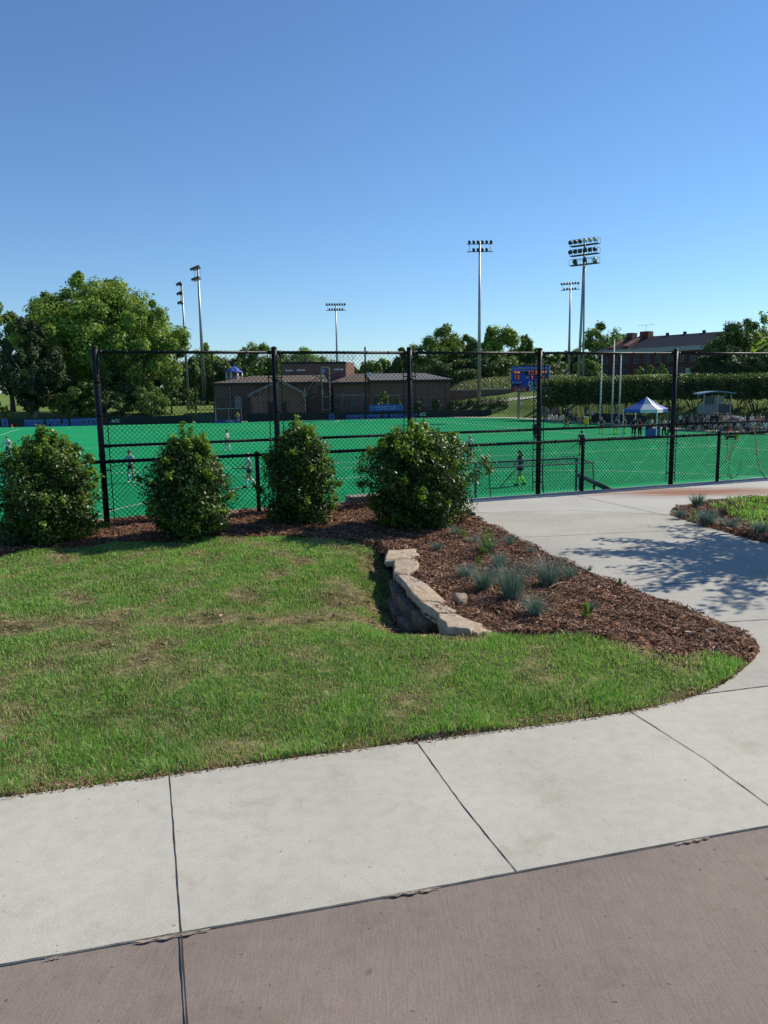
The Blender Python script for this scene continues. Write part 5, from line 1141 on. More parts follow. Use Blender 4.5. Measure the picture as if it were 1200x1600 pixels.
# ------------------------------------------------------------------ fescue tufts and little plants in the beds
def tuft(px, py, hpx, label, n=260, seed=0, spread=1.0, mat=None, zb=0.0, name='fescue_tuft', cat='grass tuft', group='blue fescue tufts in the mulch', wd=0.004, stiff=1.0):
    rng = np.random.default_rng(seed+500); p = at_z(px, py, zb+.02); H = hpx/FPX*p.y*1.45
    t = thing(name, label, cat, (p.x, p.y, zb+.01), 0, group)
    az = rng.uniform(0, 6.283, n); ln = H*rng.uniform(.6, 1.05, n); inc = np.abs(rng.normal(0, .42, n))*spread; r0 = rng.uniform(0, .035, n)*H/.2
    K = 5; V = np.zeros((n, K*2-1, 3)); wa = rng.uniform(0, 6.28, n)
    for k in range(K):
        s = k/(K-1); ang = inc+0.55*s*s*spread*rng.uniform(.4, 1.3, n)/stiff
        x = (r0+ln*s*np.sin(ang))*np.cos(az); y = (r0+ln*s*np.sin(ang))*np.sin(az); z = ln*s*np.cos(ang)
        w_ = wd*(1-s*.85)/2*np.clip(p.y/6, .8, 2)
        if k < K-1:
            V[:, 2*k] = np.stack([x-w_*np.cos(wa), y-w_*np.sin(wa), z], -1); V[:, 2*k+1] = np.stack([x+w_*np.cos(wa), y+w_*np.sin(wa), z], -1)
        else: V[:, 2*k] = np.stack([x, y, z], -1)
    i = np.arange(n)[:, None]*(2*K-1); F = [i+np.array([2*k, 2*k+1, 2*k+3, 2*k+2]) for k in range(K-2)]; F3 = i+np.array([2*K-4, 2*K-3, 2*K-2])
    np_mesh('blades', V.reshape(-1, 3), [np.concatenate(F), F3], mat or M_fescue, t, attrs={'tint': np.repeat(np.clip(rng.normal(.1, .2, n), -.3, .6), 2*K-1)})
    return t
tl = [(800, 936, 54, 420, 'tallest blue grey tuft in the bed, upright in the middle', .55), (856, 912, 44, 340, 'wide blue grey tuft nearest the path shadow', 1.0), (757, 920, 38, 300, 'blue grey tuft left of the tallest one', .85),
      (728, 903, 24, 220, 'dark blue grey tuft furthest left of the middle cluster', 1.0), (836, 960, 34, 300, 'round blue grey tuft in front of the tallest one', 1.1), (762, 862, 32, 180, 'blue tuft growing behind the yellow-green seedling', .9),
      (683, 858, 14, 130, 'small blue tuft at the left of the upper bed', 1.3), (712, 838, 20, 130, 'small blue tuft close to the widest shrub', 1.0), (740, 847, 12, 90, 'tiny blue tuft between two others in the upper bed', 1.2),
      (797, 850, 16, 110, 'small blue tuft beside the pavement edge', 1.2), (829, 862, 11, 80, 'tiny pale tuft by the pavement edge', 1.3), (780, 884, 24, 170, 'dark shaded tuft below the yellow-green seedling', .9),
      (890, 902, 24, 160, 'thin tuft behind the wide one beside the tree shadow', 1.1), (925, 950, 14, 90, 'sparse tuft over a green weed in the open mulch', 1.2), (921, 890, 10, 60, 'tiniest tuft at the bed edge in shade', 1.3)]
for i, (x, y, h, n, lb, sp__) in enumerate(tl): tuft(x, y, h, lb, n, i, sp__)
ti = [(1090, 792, 20, 260, 'dark compact tuft at the far tip of the island', .8), (1062, 808, 15, 180, 'small tuft at the island point by the path', 1.1), (1103, 818, 24, 420, 'largest blue tuft at the front of the island', 1.4), (1142, 823, 17, 300, 'blue tuft right of the largest island tuft', 1.5), (1188, 833, 21, 320, 'blue tuft at the right border of the photo', 1.3)]
for i, (x, y, h, n, lb, sp__) in enumerate(ti): tuft(x, y, h, lb, n, 40+i, sp__, group='blue fescue tufts in the island')
tuft(1130, 806, 17, 'brown dried tuft between the island grass and the mulch', 160, 60, .8, plain('dry_stalk', (0.16, 0.11, 0.08), .9), name='dry_tuft', group=None)
def seedling(px, py, hpx, label, seed, n=60):
    rng = np.random.default_rng(seed+900); p = at_z(px, py, .02); H = hpx/FPX*p.y; t = thing('green_seedling', label, 'plant', (p.x, p.y, .02), 0, 'small green plants in the mulch')
    z = rng.uniform(.1, 1, n)*H; r = (.25+.3*(1-z/H))*H*rng.uniform(.1, 1, n)*.7; a = rng.uniform(0, 6.28, n); C = np.stack([r*np.cos(a), r*np.sin(a), z], -1)
    leaves_obj('leaves', leaf_quads(C, rng.normal(size=C.shape)+np.array([0, 0, .8]), .035, rng, .55), rng.uniform(0, .5, n), M_holly2, t)
    sb = MB()
    for k in range(5): a = rng.uniform(0, 6.28); sb.tube([(0, 0, 0), (math.cos(a)*H*.12, math.sin(a)*H*.12, H*.5), (math.cos(a)*H*.22, math.sin(a)*H*.22, H*.95)], [.004, .003, .001], 5)
    sb.build('stems', M_holly2, t)
seedling(760, 868, 46, 'upright yellow-green seedling in the upper bed', 1, 90); seedling(915, 966, 26, 'low bright green weed in the open mulch', 2, 80); seedling(724, 842, 14, 'small yellow-green plant near the widest shrub', 3, 40)
seedling(1083, 816, 20, 'yellow-green plant at the left of the largest island tuft', 4, 60); seedling(968, 914, 10, 'tiny green sprout at the edge of the tree shadow', 5, 24); seedling(748, 884, 16, 'small green sprout left of the dark shaded tuft', 6, 36)
# a stray stick and pale wood chips
tag(MB().tube([at_z(858, 918, .04), at_z(873, 911, .05), at_z(889, 909, .03)], [.004, .005, .003], 6).build('stick', M_barkl), 'short pale stick lying in the mulch', 'stick')
tag(MB().tube([at_z(1106, 983, .035), at_z(1122, 983, .04)], [.008, .008], 5).build('wood_chip', plain('pale_wood', (0.5, 0.42, 0.3), .8)), 'pale wood chip in the mulch near the pavement curve', 'wood chip')
# ------------------------------------------------------------------ near tree right of the frame: its shadow falls over the path
rng = np.random.default_rng(77)
cs = at_z(985, 884, 0); sh2 = at_z(1165, 868, 0)
cc = Vector((cs.x, cs.y, 0))+Vector((math.sin(SUN_AZ), math.cos(SUN_AZ), 0))*(2.8/math.tan(SUN_EL)); cc.z = 2.8
nt_ = thing('young_maple', 'young tree just outside the right border, only a few bright leaf tips showing', 'tree', (cc.x+1.4, cc.y+.2, 0), 0)
lb_ = MB(); lb_.tube([(0, 0, -.1), (.02, 0, 1.0), (-.05, 0, 2.2), (-.1, .05, 4.2)], [.07, .055, .045, .015], 10)
Q = []; nb = 74
for i in range(nb):
    a = rng.uniform(0, 6.28); z0 = rng.uniform(1.75, 3.5); L = rng.uniform(.5, 1.35)*(1.15-.15*z0/3)
    if i < 46: a = math.pi+rng.normal()*.75; L = rng.uniform(.8, 1.95); z0 = rng.uniform(1.9, 2.9)
    d = Vector((math.cos(a), math.sin(a), rng.uniform(.0, .35))); p0 = Vector((-.05, 0, z0-.25)); p1 = p0+d*L*.55+Vector((0, 0, .12)); p2 = p0+d*L+Vector((0, 0, rng.uniform(-.05, .15)))
    lb_.tube([p0, p1, p2], [.014, .009, .003], 5)
    for k in range(int(75*L)):
        s = rng.uniform(.25, 1.05); b = p0.lerp(p1, min(1, s*2)) if s < .5 else p1.lerp(p2, (s-.5)*2)
        Q.append((b.x+rng.normal()*.075, b.y+rng.normal()*.075, b.z+rng.normal()*.055-.03))
Q = np.array(Q); N = rng.normal(size=Q.shape)+np.array([0, 0, 1.0])
leaves_obj('leaves', leaf_quads(Q, N, .10, rng, .5), rng.uniform(0, .5, len(Q)), M_holly2, nt_); lb_.build('trunk', M_bark, nt_, smooth=True)
# ------------------------------------------------------------------ people
SKIN = plain('skin', (0.50, 0.30, 0.21), 0.6, var=.05); SKIN2 = plain('dark_skin', (0.16, 0.085, 0.055), 0.6, var=.05)
def cl(name, c): return plain(name, c, .85, var=.12, scale=6)
CLO = {'black': cl('cloth_black', (0.015, 0.015, 0.018)), 'white': cl('cloth_white', (0.72, 0.72, 0.72)), 'navy': cl('cloth_navy', (0.015, 0.022, 0.07)), 'blue': cl('cloth_blue', (0.05, 0.12, 0.36)), 'pale blue': cl('cloth_pale_blue', (0.30, 0.42, 0.60)),
       'lime': cl('cloth_lime', (0.45, 0.90, 0.05)), 'yellow': cl('cloth_yellow', (0.75, 0.52, 0.04)), 'red': cl('cloth_red', (0.40, 0.03, 0.03)), 'grey': cl('cloth_grey', (0.20, 0.20, 0.21)), 'maroon': cl('cloth_maroon', (0.15, 0.02, 0.035)), 'khaki': cl('cloth_khaki', (0.38, 0.31, 0.20)), 'orange': cl('cloth_orange', (0.6, 0.14, 0.06)), 'teal': cl('cloth_teal', (0.08, 0.17, 0.20))}
mt, t_, b_ = newmat('striped_cloth'); tc_ = t_.nodes.new('ShaderNodeTexCoord'); wv = t_.nodes.new('ShaderNodeTexWave'); wv.bands_direction = 'Z'; wv.inputs['Scale'].default_value = 2.6
t_.links.new(tc_.outputs['Object'], wv.inputs[0]); t_.links.new(ramp(t_, wv.outputs[0], [(.48, (0.03, 0.06, 0.16)), (.52, (.65, .68, .72))]), b_.inputs['Base Color']); b_.inputs['Roughness'].default_value = .9; CLO['striped'] = mt
HAIR = {'brown': plain('brown_hair', (0.06, 0.03, 0.018), .6), 'dark': plain('dark_hair', (0.015, 0.012, 0.01), .6), 'blond': plain('blond_hair', (0.42, 0.30, 0.14), .6), 'grey': plain('grey_hair', (0.4, 0.4, 0.4), .7)}
def skinmesh(verts, edges, rads, name, mt, parent, sub=1, extra=None):
    me = bpy.data.meshes.new(name); me.from_pydata([tuple(v) for v in verts], edges, []); o = bpy.data.objects.new(name, me); COL.objects.link(o)
    md = o.modifiers.new('skin', 'SKIN'); md.use_smooth_shade = True
    if not me.skin_vertices: me.skin_vertices.new() if hasattr(me.skin_vertices, 'new') else None
    for i, r in enumerate(rads):
        r = r if isinstance(r, tuple) else (r, r); me.skin_vertices[0].data[i].radius = r; me.skin_vertices[0].data[i].use_root = (i == 0)
    sb = o.modifiers.new('sub', 'SUBSURF'); sb.levels = sub; sb.render_levels = sub
    dg = bpy.context.evaluated_depsgraph_get(); m2 = bpy.data.meshes.new_from_object(o.evaluated_get(dg)); bpy.data.objects.remove(o)
    m2.name = name
    if extra is not None and extra.v:   # fingers and nose: joined to the same mesh
        v0 = np.zeros(len(m2.vertices)*3, np.float32); m2.vertices.foreach_get('co', v0); V = v0.reshape(-1, 3).tolist(); F = [list(p.vertices) for p in m2.polygons]; b = len(V)
        V += [list(p) for p in extra.v]; F += [[i+b for i in f] for f in extra.f]; m3 = bpy.data.meshes.new(name); m3.from_pydata(V, [], F); m3.polygons.foreach_set('use_smooth', [True]*len(F)); m2 = m3
    m2.materials.clear(); m2.materials.append(mt); m2.update()
    ob = bpy.data.objects.new(name, m2); COL.objects.link(ob); ob.parent = parent; return ob
POSES = {  # arms: elbow, wrist ; legs: knee, ankle (unit height; +x = the figure's left, -y = where it faces)
 'stand': dict(el=(.145, .01, .65), wl=(.15, -.03, .50), er=(-.145, .01, .65), wr=(-.15, -.03, .50), kl=(.062, -.012, .28), al=(.065, .01, .045), kr=(-.062, -.012, .28), ar=(-.065, .01, .045)),
 'ready': dict(el=(.17, -.03, .66), wl=(.12, -.11, .55), er=(-.17, -.03, .67), wr=(-.20, -.12, .57), kl=(.085, -.045, .28), al=(.10, .02, .045), kr=(-.085, -.045, .28), ar=(-.10, .02, .045), lean=-.03),
 'stride': dict(el=(.14, .05, .66), wl=(.10, -.05, .57), er=(-.13, -.06, .67), wr=(-.06, -.15, .60), kl=(.055, -.075, .29), al=(.06, -.12, .06), kr=(-.055, .02, .28), ar=(-.06, .16, .06), lean=-.025),
 'phone': dict(el=(.13, -.03, .67), wl=(.05, -.12, .76), er=(-.13, -.03, .67), wr=(-.05, -.12, .74), kl=(.06, -.01, .28), al=(.062, .01, .045), kr=(-.06, -.02, .28), ar=(-.065, .0, .045)),
 'hips': dict(el=(.19, .04, .67), wl=(.10, -.02, .56), er=(-.19, .04, .67), wr=(-.10, -.02, .56), kl=(.07, -.01, .28), al=(.075, .01, .045), kr=(-.07, -.01, .28), ar=(-.075, .01, .045)),
 'sit': dict(el=(.14, -.02, .38), wl=(.09, -.14, .32), er=(-.14, -.02, .38), wr=(-.09, -.14, .32), kl=(.07, -.24, .27), al=(.07, -.25, .045), kr=(-.07, -.24, .27), ar=(-.07, -.22, .045), drop=-.255, lean=-.02),
 'kneel': dict(el=(.14, -.03, .36), wl=(.06, -.13, .30), er=(-.14, -.03, .36), wr=(-.08, -.15, .26), kl=(.08, -.16, .24), al=(.08, -.14, .045), kr=(-.07, -.05, .04), ar=(-.07, .17, .04), drop=-.26, lean=-.06)}
def person(px, ybase, label, pose='stand', face=0.0, top='white', bottom='navy', socks=None, hair='brown', shoes='black', sleeve=.0, h=1.68, long=False, skirt=False, group=None, loc=None, hat=None, skin=None, stick=None, ground=FZ, male=False, trousers=False):
    if loc is None: loc = at_z(px, ybase, ground)
    t = thing('person', label, 'person', loc, face, group); P = POSES[pose]; dr = P.get('drop', 0); ln = P.get('lean', 0); sk = skin or SKIN
    f = (1.0 if male else .93)
    def V(p): return Vector(p)*h
    pel = V((0, 0, .515+dr)); sp1 = V((0, ln*.5, .62+dr)); ch = V((0, ln, .745+dr)); nk = V((0, ln*1.2, .835+dr)); hd = V((0, ln*1.4-.008, .885+dr)); ht = V((0, ln*1.4-.005, .955+dr))
    sl = V((.092*f, ln, .795+dr)); sr = V((-.092*f, ln, .795+dr)); hl = V((.05, 0, .50+dr)); hr_ = V((-.05, 0, .50+dr))
    el, wl, er, wr = (V(P[k])+V((0, 0, 0)) for k in ('el', 'wl', 'er', 'wr')); kl, al, kr, ar = (V(P[k]) for k in ('kl', 'al', 'kr', 'ar'))
    if dr == 0: pass
    hnd = lambda e, w_: w_+(w_-e).normalized()*.035*h
    H1, H2 = hnd(el, wl), hnd(er, wr)
    tl_ = al+V((.006, -.085, -.022)); tr_ = ar+V((-.006, -.085, -.022))
    vs = [pel, sp1, ch, nk, hd, ht, sl, el, wl, H1, sr, er, wr, H2, hl, kl, al, tl_, hr_, kr, ar, tr_]
    ed = [(0, 1), (1, 2), (2, 3), (3, 4), (4, 5), (2, 6), (6, 7), (7, 8), (8, 9), (2, 10), (10, 11), (11, 12), (12, 13), (0, 14), (14, 15), (15, 16), (16, 17), (0, 18), (18, 19), (19, 20), (20, 21)]
    rd = [.062, (.062, .052), (.072, .055), .030, (.042, .050), (.036, .040), .034, .025, .018, (.022, .012), .034, .025, .018, (.022, .012), .050, .036, .024, .020, .050, .036, .024, .020]
    rd = [tuple(x*h for x in (r if isinstance(r, tuple) else (r, r))) for r in rd]
    ex = MB()
    for e, hp_, s in ((el, H1, 1), (er, H2, -1)):
        d = (hp_-(wl if s > 0 else wr)).normalized(); sd = d.cross(Vector((0, 1, 0))); sd = sd.normalized() if sd.length > .1 else Vector((1, 0, 0)); nn = d.cross(sd)
        for k in range(4):
            L = (.040, .046, .044, .034)[k]*h; b0 = hp_+sd*((k-1.5)*.0105*h)+d*.006*h; m1 = b0+d*L*.5+nn*.004*h; m2 = m1+d*L*.35+nn*.016*h
            ex.tube([b0-d*.012*h, b0, m1, m2], [.0055*h, .0055*h, .005*h, .0035*h], 5)
        ex.tube([hp_-d*.02*h+sd*.012*h, hp_+sd*.026*h, hp_+sd*.032*h+d*.02*h], [.006*h, .0055*h, .004*h], 5)
    fc = hd+(ht-hd)*.35
    ex.ell(fc+V((0, -.050, -.008)), (.008*h, .012*h, .012*h), 6, 4)
    for s in (-1, 1): ex.ell(fc+V((.044*s, 0, 0)), (.006*h, .010*h, .016*h), 6, 4)
    skinmesh(vs, ed, rd, 'body', sk, t, 1, ex)
    ey = MB()
    for s in (-1, 1): ey.ell(fc+V((.016*s, -.044, .004)), (.006*h,)*3, 6, 4)
    ey.ell(fc+V((0, -.043, -.026)), (.013*h, .006*h, .004*h), 6, 4); ey.build('face_features', plain('eye_dark', (.05, .02, .02), .4), t)
    # clothing
    sv_, se, sr2 = [pel+V((0, 0, .005)), sp1, ch, nk-V((0, 0, .015)), sl, sr], [(0, 1), (1, 2), (2, 3), (2, 4), (2, 5)], [.070, (.070, .060), (.081, .064), .038, .042, .042]
    q = .38 if sleeve <= 0 else sleeve
    for b, e, w_ in ((4, el, wl), (5, er, wr)):
        s0 = sv_[b]; k = len(sv_); sv_.append(s0.lerp(e, min(1, q*1.1))); se.append((b, k)); sr2.append(.036)
        if q > 1: sv_.append(e.lerp(w_, .9)); se.append((k, k+1)); sr2.append(.026)
    skinmesh(sv_, se, [tuple(x*h for x in (r if isinstance(r, tuple) else (r, r))) for r in sr2], 'shirt', CLO[top], t)
    if skirt and dr == 0:
        m_ = MB(); ring = []
        for z, r1, r2 in ((.545, .074, .062), (.50, .088, .076), (.43, .108, .098)):
            for j in range(16): a = 2*math.pi*j/16; wv_ = 1+(.06*math.sin(a*8) if z < .45 else 0); ring.append((r1*h*math.cos(a)*wv_, r2*h*math.sin(a)*wv_, z*h))
        m_.add(ring, [(l*16+j, l*16+(j+1) % 16, (l+1)*16+(j+1) % 16, (l+1)*16+j) for l in range(2) for j in range(16)]); m_.build('skirt', CLO[bottom], t, smooth=True)
    else:
        kk = .95 if trousers else .45
        pv = [pel, hl, hr_]; pe = [(0, 1), (0, 2)]; pr = [.072, .060, .060]
        for b, k_, a_ in ((1, kl, al), (2, kr, ar)):
            n_ = len(pv)
            if trousers: pv += [k_, k_.lerp(a_, .9)]; pe += [(b, n_), (n_, n_+1)]; pr += [.045, .036]
            else: pv.append(pv[b].lerp(k_, .55)); pe.append((b, n_)); pr.append(.053)
        skinmesh(pv, pe, [(r*h, r*h) for r in pr], 'trousers' if trousers else 'shorts', CLO[bottom], t)
    if socks:
        for k_, a_ in ((kl, al), (kr, ar)): MB().tube([a_, a_.lerp(k_, .3), a_.lerp(k_, .62), a_.lerp(k_, .86)], [.030*h, .036*h, .040*h, .037*h], 10).build('sock', CLO[socks], t, smooth=True)
    for a_, tt in ((al, tl_), (ar, tr_)): MB().tube([a_+V((0, .035, -.024)), a_+V((0, .0, -.020)), tt+V((0, .02, 0)), tt+V((0, -.02, -.004))], [.020*h, .030*h, .026*h, .014*h], 8).build('shoe', CLO[shoes], t, smooth=True)
    hm = MB(); hm.ell(hd.lerp(ht, .62)+V((0, .012, .006)), (.050*h, .056*h, .050*h), 12, 8)
    if long: hm.tube([hd+V((0, .05, .03)), hd+V((0, .075, -.03)), hd+V((.01, .07, -.12))], [.02*h, .026*h, .010*h], 8)
    if hat: hm = MB(); hm.ell(hd.lerp(ht, .7)+V((0, .01, .008)), (.052*h, .058*h, .045*h), 12, 8); hm.box(-.035*h, .035*h, hd.y-.10*h, hd.y-.03*h, hd.z+.055*h, hd.z+.061*h); hm.build('cap', CLO[hat], t, smooth=True)
    else: hm.build('hair', HAIR[hair], t, smooth=True)
    if stick:
        sx, sy, sz = stick   # head of the stick relative to the hands (unit height)
        m1 = wl.lerp(wr, .5)+V((0, -.03, 0)); e = Vector((sx*h, sy*h, sz*h)); s = thing('hockey_stick', label and 'hockey stick held by the '+label.split(' ', 1)[1][:200], 'hockey stick', t.location, face, 'hockey sticks')
        w_ = label.split(); s['label'] = ('hockey stick held by the '+' '.join(w_[:11])).replace(' a ', ' ')
        MB().tube([H2+(H2-e).normalized()*.05*h, H2, H1 if (H1-H2).length < .2*h else H2.lerp(e, .4), e, e+Vector((.03*h, -.03*h, .02*h))], [.010*h, .010*h, .010*h, .014*h, .010*h], 8).build('shaft', CLO['black'], s, smooth=True)
    return t
def facing(deg): return R(deg)
GP = 'hockey players on the field'; GS = 'spectators beside the right sideline'
person(206, 754, 'player in blue and white top facing the camera right of the first tall post', 'ready', R(-12), 'pale blue', 'black', 'pale blue', 'brown', 'white', skirt=True, group=GP, stick=(-.52, -.2, .50))
person(355, 705, 'player in white top with long brown hair far out before the goal', 'stride', R(55), 'white', 'black', 'white', 'brown', 'white', long=True, skirt=True, group=GP, stick=(-.25, -.35, .45))
person(391, 762, 'light haired player in white seen beside the short low fence post', 'stride', R(-75), 'white', 'navy', 'white', 'blond', 'black', skirt=True, group=GP, stick=(-.2, -.45, .55))
person(14, 718, 'player in white top at the left border behind the broad shrub', 'ready', R(10), 'white', 'navy', 'white', 'brown', 'white', skirt=True, group=GP, stick=(-.5, -.2, .45))
person(734, 722, 'player in white top partly hidden by the right side of the widest shrub', 'stand', R(-20), 'white', 'navy', 'white', 'blond', 'white', skirt=True, group=GP)
person(372, 662, 'goalkeeper in yellow shirt and blue pads inside the far goal', 'ready', R(0), 'yellow', 'blue', 'blue', 'dark', 'blue', group=GP, h=1.75)
person(813, 759, 'player in black with lime socks striding behind the near goal', 'stride', R(-78), 'black', 'black', 'lime', 'dark', 'black', skirt=True, group=GP, stick=(.12, -.62, .02), long=True)
person(908, 712, 'player in black with lime socks holding a stick low to the left', 'stand', R(-25), 'black', 'black', 'lime', 'dark', 'black', skirt=True, group=GP, stick=(-.42, -.12, .28))
person(836, 687, 'player in all black half hidden behind the tall fence post', 'stride', R(-40), 'black', 'black', 'black', 'dark', 'black', group=GP, trousers=True)
person(939, 679, 'player in black with lime socks nearest the left flagpole', 'hips', R(160), 'black', 'black', 'lime', 'blond', 'black', skirt=True, group=GP, long=True)
person(962, 679, 'player in black with lime socks between the flagpoles and the tent', 'hips', R(170), 'black', 'black', 'lime', 'dark', 'black', skirt=True, group=GP)
person(975, 678, 'player in black with lime socks standing at the left edge of the tent', 'stand', R(200), 'black', 'black', 'lime', 'brown', 'black', skirt=True, group=GP)
person(995, 682, 'person in blue and white striped shirt standing before the tent', 'hips', R(165), 'striped', 'black', None, 'brown', 'black', h=1.78, male=True, group=GS)
person(884, 668, 'player in black kneeling on the turf edge', 'kneel', R(20), 'black', 'black', 'black', 'dark', 'black', group=GP)
# left spectators by the turf edge
for px, yb, lb, ps, fc_, tp_, bt, hr2 in [
    (850.5, 656, 'spectator in black top and white shorts, first right of the tall post', 'stand', 30, 'black', 'white', 'dark'), (856, 654, 'spectator in pale blue top second from the tall post', 'stand', 160, 'pale blue', 'grey', 'brown'),
    (860.5, 654, 'spectator in maroon top third from the tall post', 'stand', 190, 'maroon', 'black', 'blond'), (864.5, 655, 'spectator in grey top beside the red bucket', 'hips', 170, 'grey', 'navy', 'dark'),
    (868, 654, 'spectator in white top right behind the red bucket', 'stand', 200, 'white', 'maroon', 'brown'), (872, 654, 'spectator in maroon top right of the red bucket', 'stand', 150, 'maroon', 'grey', 'dark'),
    (879.5, 654, 'taller spectator in white shirt, left one of a pair', 'stand', 180, 'white', 'navy', 'dark'), (884, 654, 'taller spectator in white shirt, right one of a pair', 'hips', 190, 'white', 'grey', 'dark'),
    (918.5, 659, 'spectator in white shirt and navy trousers behind the yellow cooler', 'stand', 170, 'white', 'navy', 'brown')]:
    person(px, yb, lb, ps, R(fc_), tp_, bt, None, hr2, 'black', h=1.7, trousers=bt in ('navy', 'grey'), group=GS, ground=FZ+.05)
for px, yb, lb, fc_, tp_, bt in [(861, 660, 'seated player in white on the left folding chair', 30, 'white', 'white'), (868.5, 661, 'seated player in white on the second folding chair', 20, 'white', 'grey'), (878, 661, 'seated player in white and grey on the third folding chair', 10, 'white', 'grey'),
    (890, 660, 'seated person in black left of the sitting pair', 15, 'black', 'black'), (897, 662, 'seated person in navy top with bare knees', 20, 'navy', 'black'), (903, 664, 'seated person in black top leaning forward', 30, 'black', 'grey'), (909, 664, 'seated person in maroon top nearest the yellow cooler', 40, 'maroon', 'black')]:
    person(px, yb, lb, 'sit', R(fc_), tp_, bt, None, 'dark', 'white', group='seated people by the left turf edge', ground=FZ+.02)
def chair(px, yb, label, fc_, mt, group):
    p = at_z(px, yb, FZ+.02); t = thing('folding_chair', label, 'chair', p, R(fc_), group)
    MB().box(-.22, .22, -.14, .28, .38, .41).build('seat', mt, t); MB().box(-.22, .22, .28, .31, .42, .86).build('backrest', mt, t)
    for x in (-.21, .21):
        for y in (-.12, .29): MB().tube([(x, y, 0), (x, y, .38 if y < 0 else .86)], .014, 6).build('leg', M_steel, t)
for px, yb, lb, fc_, m_ in [(861, 660, 'left white folding chair by the red bucket', 30, M_white), (868.5, 661, 'second white folding chair by the red bucket', 20, M_white), (878, 661, 'third white folding chair by the red bucket', 10, M_white), (890, 660, 'dark chair under the seated person in black', 15, M_dk), (897, 662, 'dark chair under the seated person in navy', 20, M_dk), (903, 664, 'dark chair under the person leaning forward', 30, M_dk), (909, 664, 'dark chair under the person in maroon', 40, M_dk)]: chair(px, yb, lb, fc_, m_, 'folding chairs at the left turf edge')
p = at_z(864, 657.5, FZ); t = thing('red_cooler', 'red drinks bucket among the spectators right of the tall post', 'cooler', p); MB().tube([(0, 0, .45), (0, 0, 1.05)], [.2, .24], 12).build('barrel', CLO['red'], t); MB().tube([(0, 0, 1.05), (0, 0, 1.12)], .26, 12).build('lid', M_white, t); MB().box(-.3, .3, -.3, .3, 0, .45).build('stand', M_steel, t)
p = at_z(916, 665, FZ); t = thing('yellow_cooler', 'tall yellow drinks barrel by the seated group', 'cooler', p); MB().tube([(0, 0, .1), (0, 0, .95)], [.24, .27], 12).build('barrel', CLO['yellow'], t); MB().tube([(0, 0, .95), (0, 0, 1.03)], .28, 12).build('lid', M_white, t); MB().tube([(0, 0, 0), (0, 0, .1)], .2, 12).build('base', M_dk, t)
# dark low barrier behind the players
bz = thing('low_barrier', 'long dark low screen behind the players under the flagpoles', 'barrier')
a, b = at_z(925, 663, FZ), at_z(1000, 673, FZ); a, b = gpt(925, edgeY(925)+3.6, FZ), gpt(1010, edgeY(1010)+3.6, FZ); d = (b-a).normalized(); nn = Vector((-d.y, d.x, 0))*.08
for i in range(5):
    p, q = a.lerp(b, i/5), a.lerp(b, (i+1)/5-.01); MB().add([p, q, q+nn, p+nn]+[v+Vector((0, 0, 1.15)) for v in (p, q, q+nn, p+nn)], [(0, 3, 2, 1), (4, 5, 6, 7), (0, 1, 5, 4), (1, 2, 6, 5), (2, 3, 7, 6), (3, 0, 4, 7)]).build('panel', M_dpanel, bz)
# ------------------------------------------------------------------ tent
tb_ = at_z(1008, 683, FZ); tn_ = thing('canopy_tent', 'pop up canopy tent with alternating blue and white roof panels', 'tent', (tb_.x, tb_.y, FZ), R(52))
u_ = tb_.y/FPX; za_ = at_y(1008, 620, tb_.y).z-FZ; zev = at_y(1008, 643, tb_.y).z-FZ+.22; a_ = 73*u_/2/math.sqrt(2)*1.0; zvl = zev-.28
cor = [(-a_, -a_), (a_, -a_), (a_, a_), (-a_, a_)]
M_tb = plain('tent_blue', (0.02, 0.09, 0.42), .6, var=.05); M_tw = plain('tent_white', (0.70, 0.72, 0.76), .6, var=.05)
for i in range(4):
    p, q = Vector((*cor[i], zev)), Vector((*cor[(i+1) % 4], zev)); mid = p.lerp(q, .5); mid.z -= .02; ap = Vector((0, 0, za_)); sagp = lambda v: v.lerp(ap, .5)-Vector((0, 0, .10))
    for (s, e, mt) in ((p, mid, M_tb if i % 2 else M_tw), (mid, q, M_tw if i % 2 else M_tb)):
        MB().add([s, e, sagp(e), sagp(s), ap, s-Vector((0, 0, .28)), e-Vector((0, 0, .28))], [(0, 1, 2, 3), (3, 2, 4), (5, 6, 1, 0)]).build('roof_panel', mt, tn_)
for x, y in cor: MB().box(x-.03, x+.03, y-.03, y+.03, 0, zev).build('leg', M_white, tn_)
def at_tent(dx, dy): return Vector((tb_.x+dx, tb_.y+dy, FZ))
for dx, dy, lb, ps, fc_, tp_, bt in [(-.3, .6, 'person in red shirt under the tent', 'stand', 20, 'red', 'black'), (.25, .2, 'person in grey shirt under the middle of the tent', 'hips', 190, 'grey', 'navy'), (.75, .8, 'person in white shirt behind the tent table', 'stand', 10, 'white', 'grey'),
    (1.15, .2, 'person in teal shirt under the tent', 'stand', 120, 'teal', 'black'), (1.55, -.3, 'person in white shirt bending at the right tent leg', 'ready', -60, 'white', 'black'), (2.1, -.1, 'person in white top just right of the tent', 'stride', 70, 'white', 'navy'), (2.45, .3, 'person in blue top right of the tent by the tall post', 'stand', 20, 'blue', 'black'), (-.75, .9, 'person in black shirt in the shade at the left tent leg', 'stand', 0, 'black', 'black')]:
    person(0, 0, lb, ps, R(fc_), tp_, bt, None, 'dark', 'black', trousers=True, group='people at the tent', loc=at_tent(dx, dy), h=1.72)
tt_ = thing('tent_table', 'table with a blue cloth under the tent', 'table', at_tent(.3, -.5), R(15)); MB().box(-.7, .7, -.35, .35, .70, .74).build('top', CLO['blue'], tt_); MB().box(-.69, .69, -.345, -.335, .1, .70).build('front_cloth', CLO['blue'], tt_)
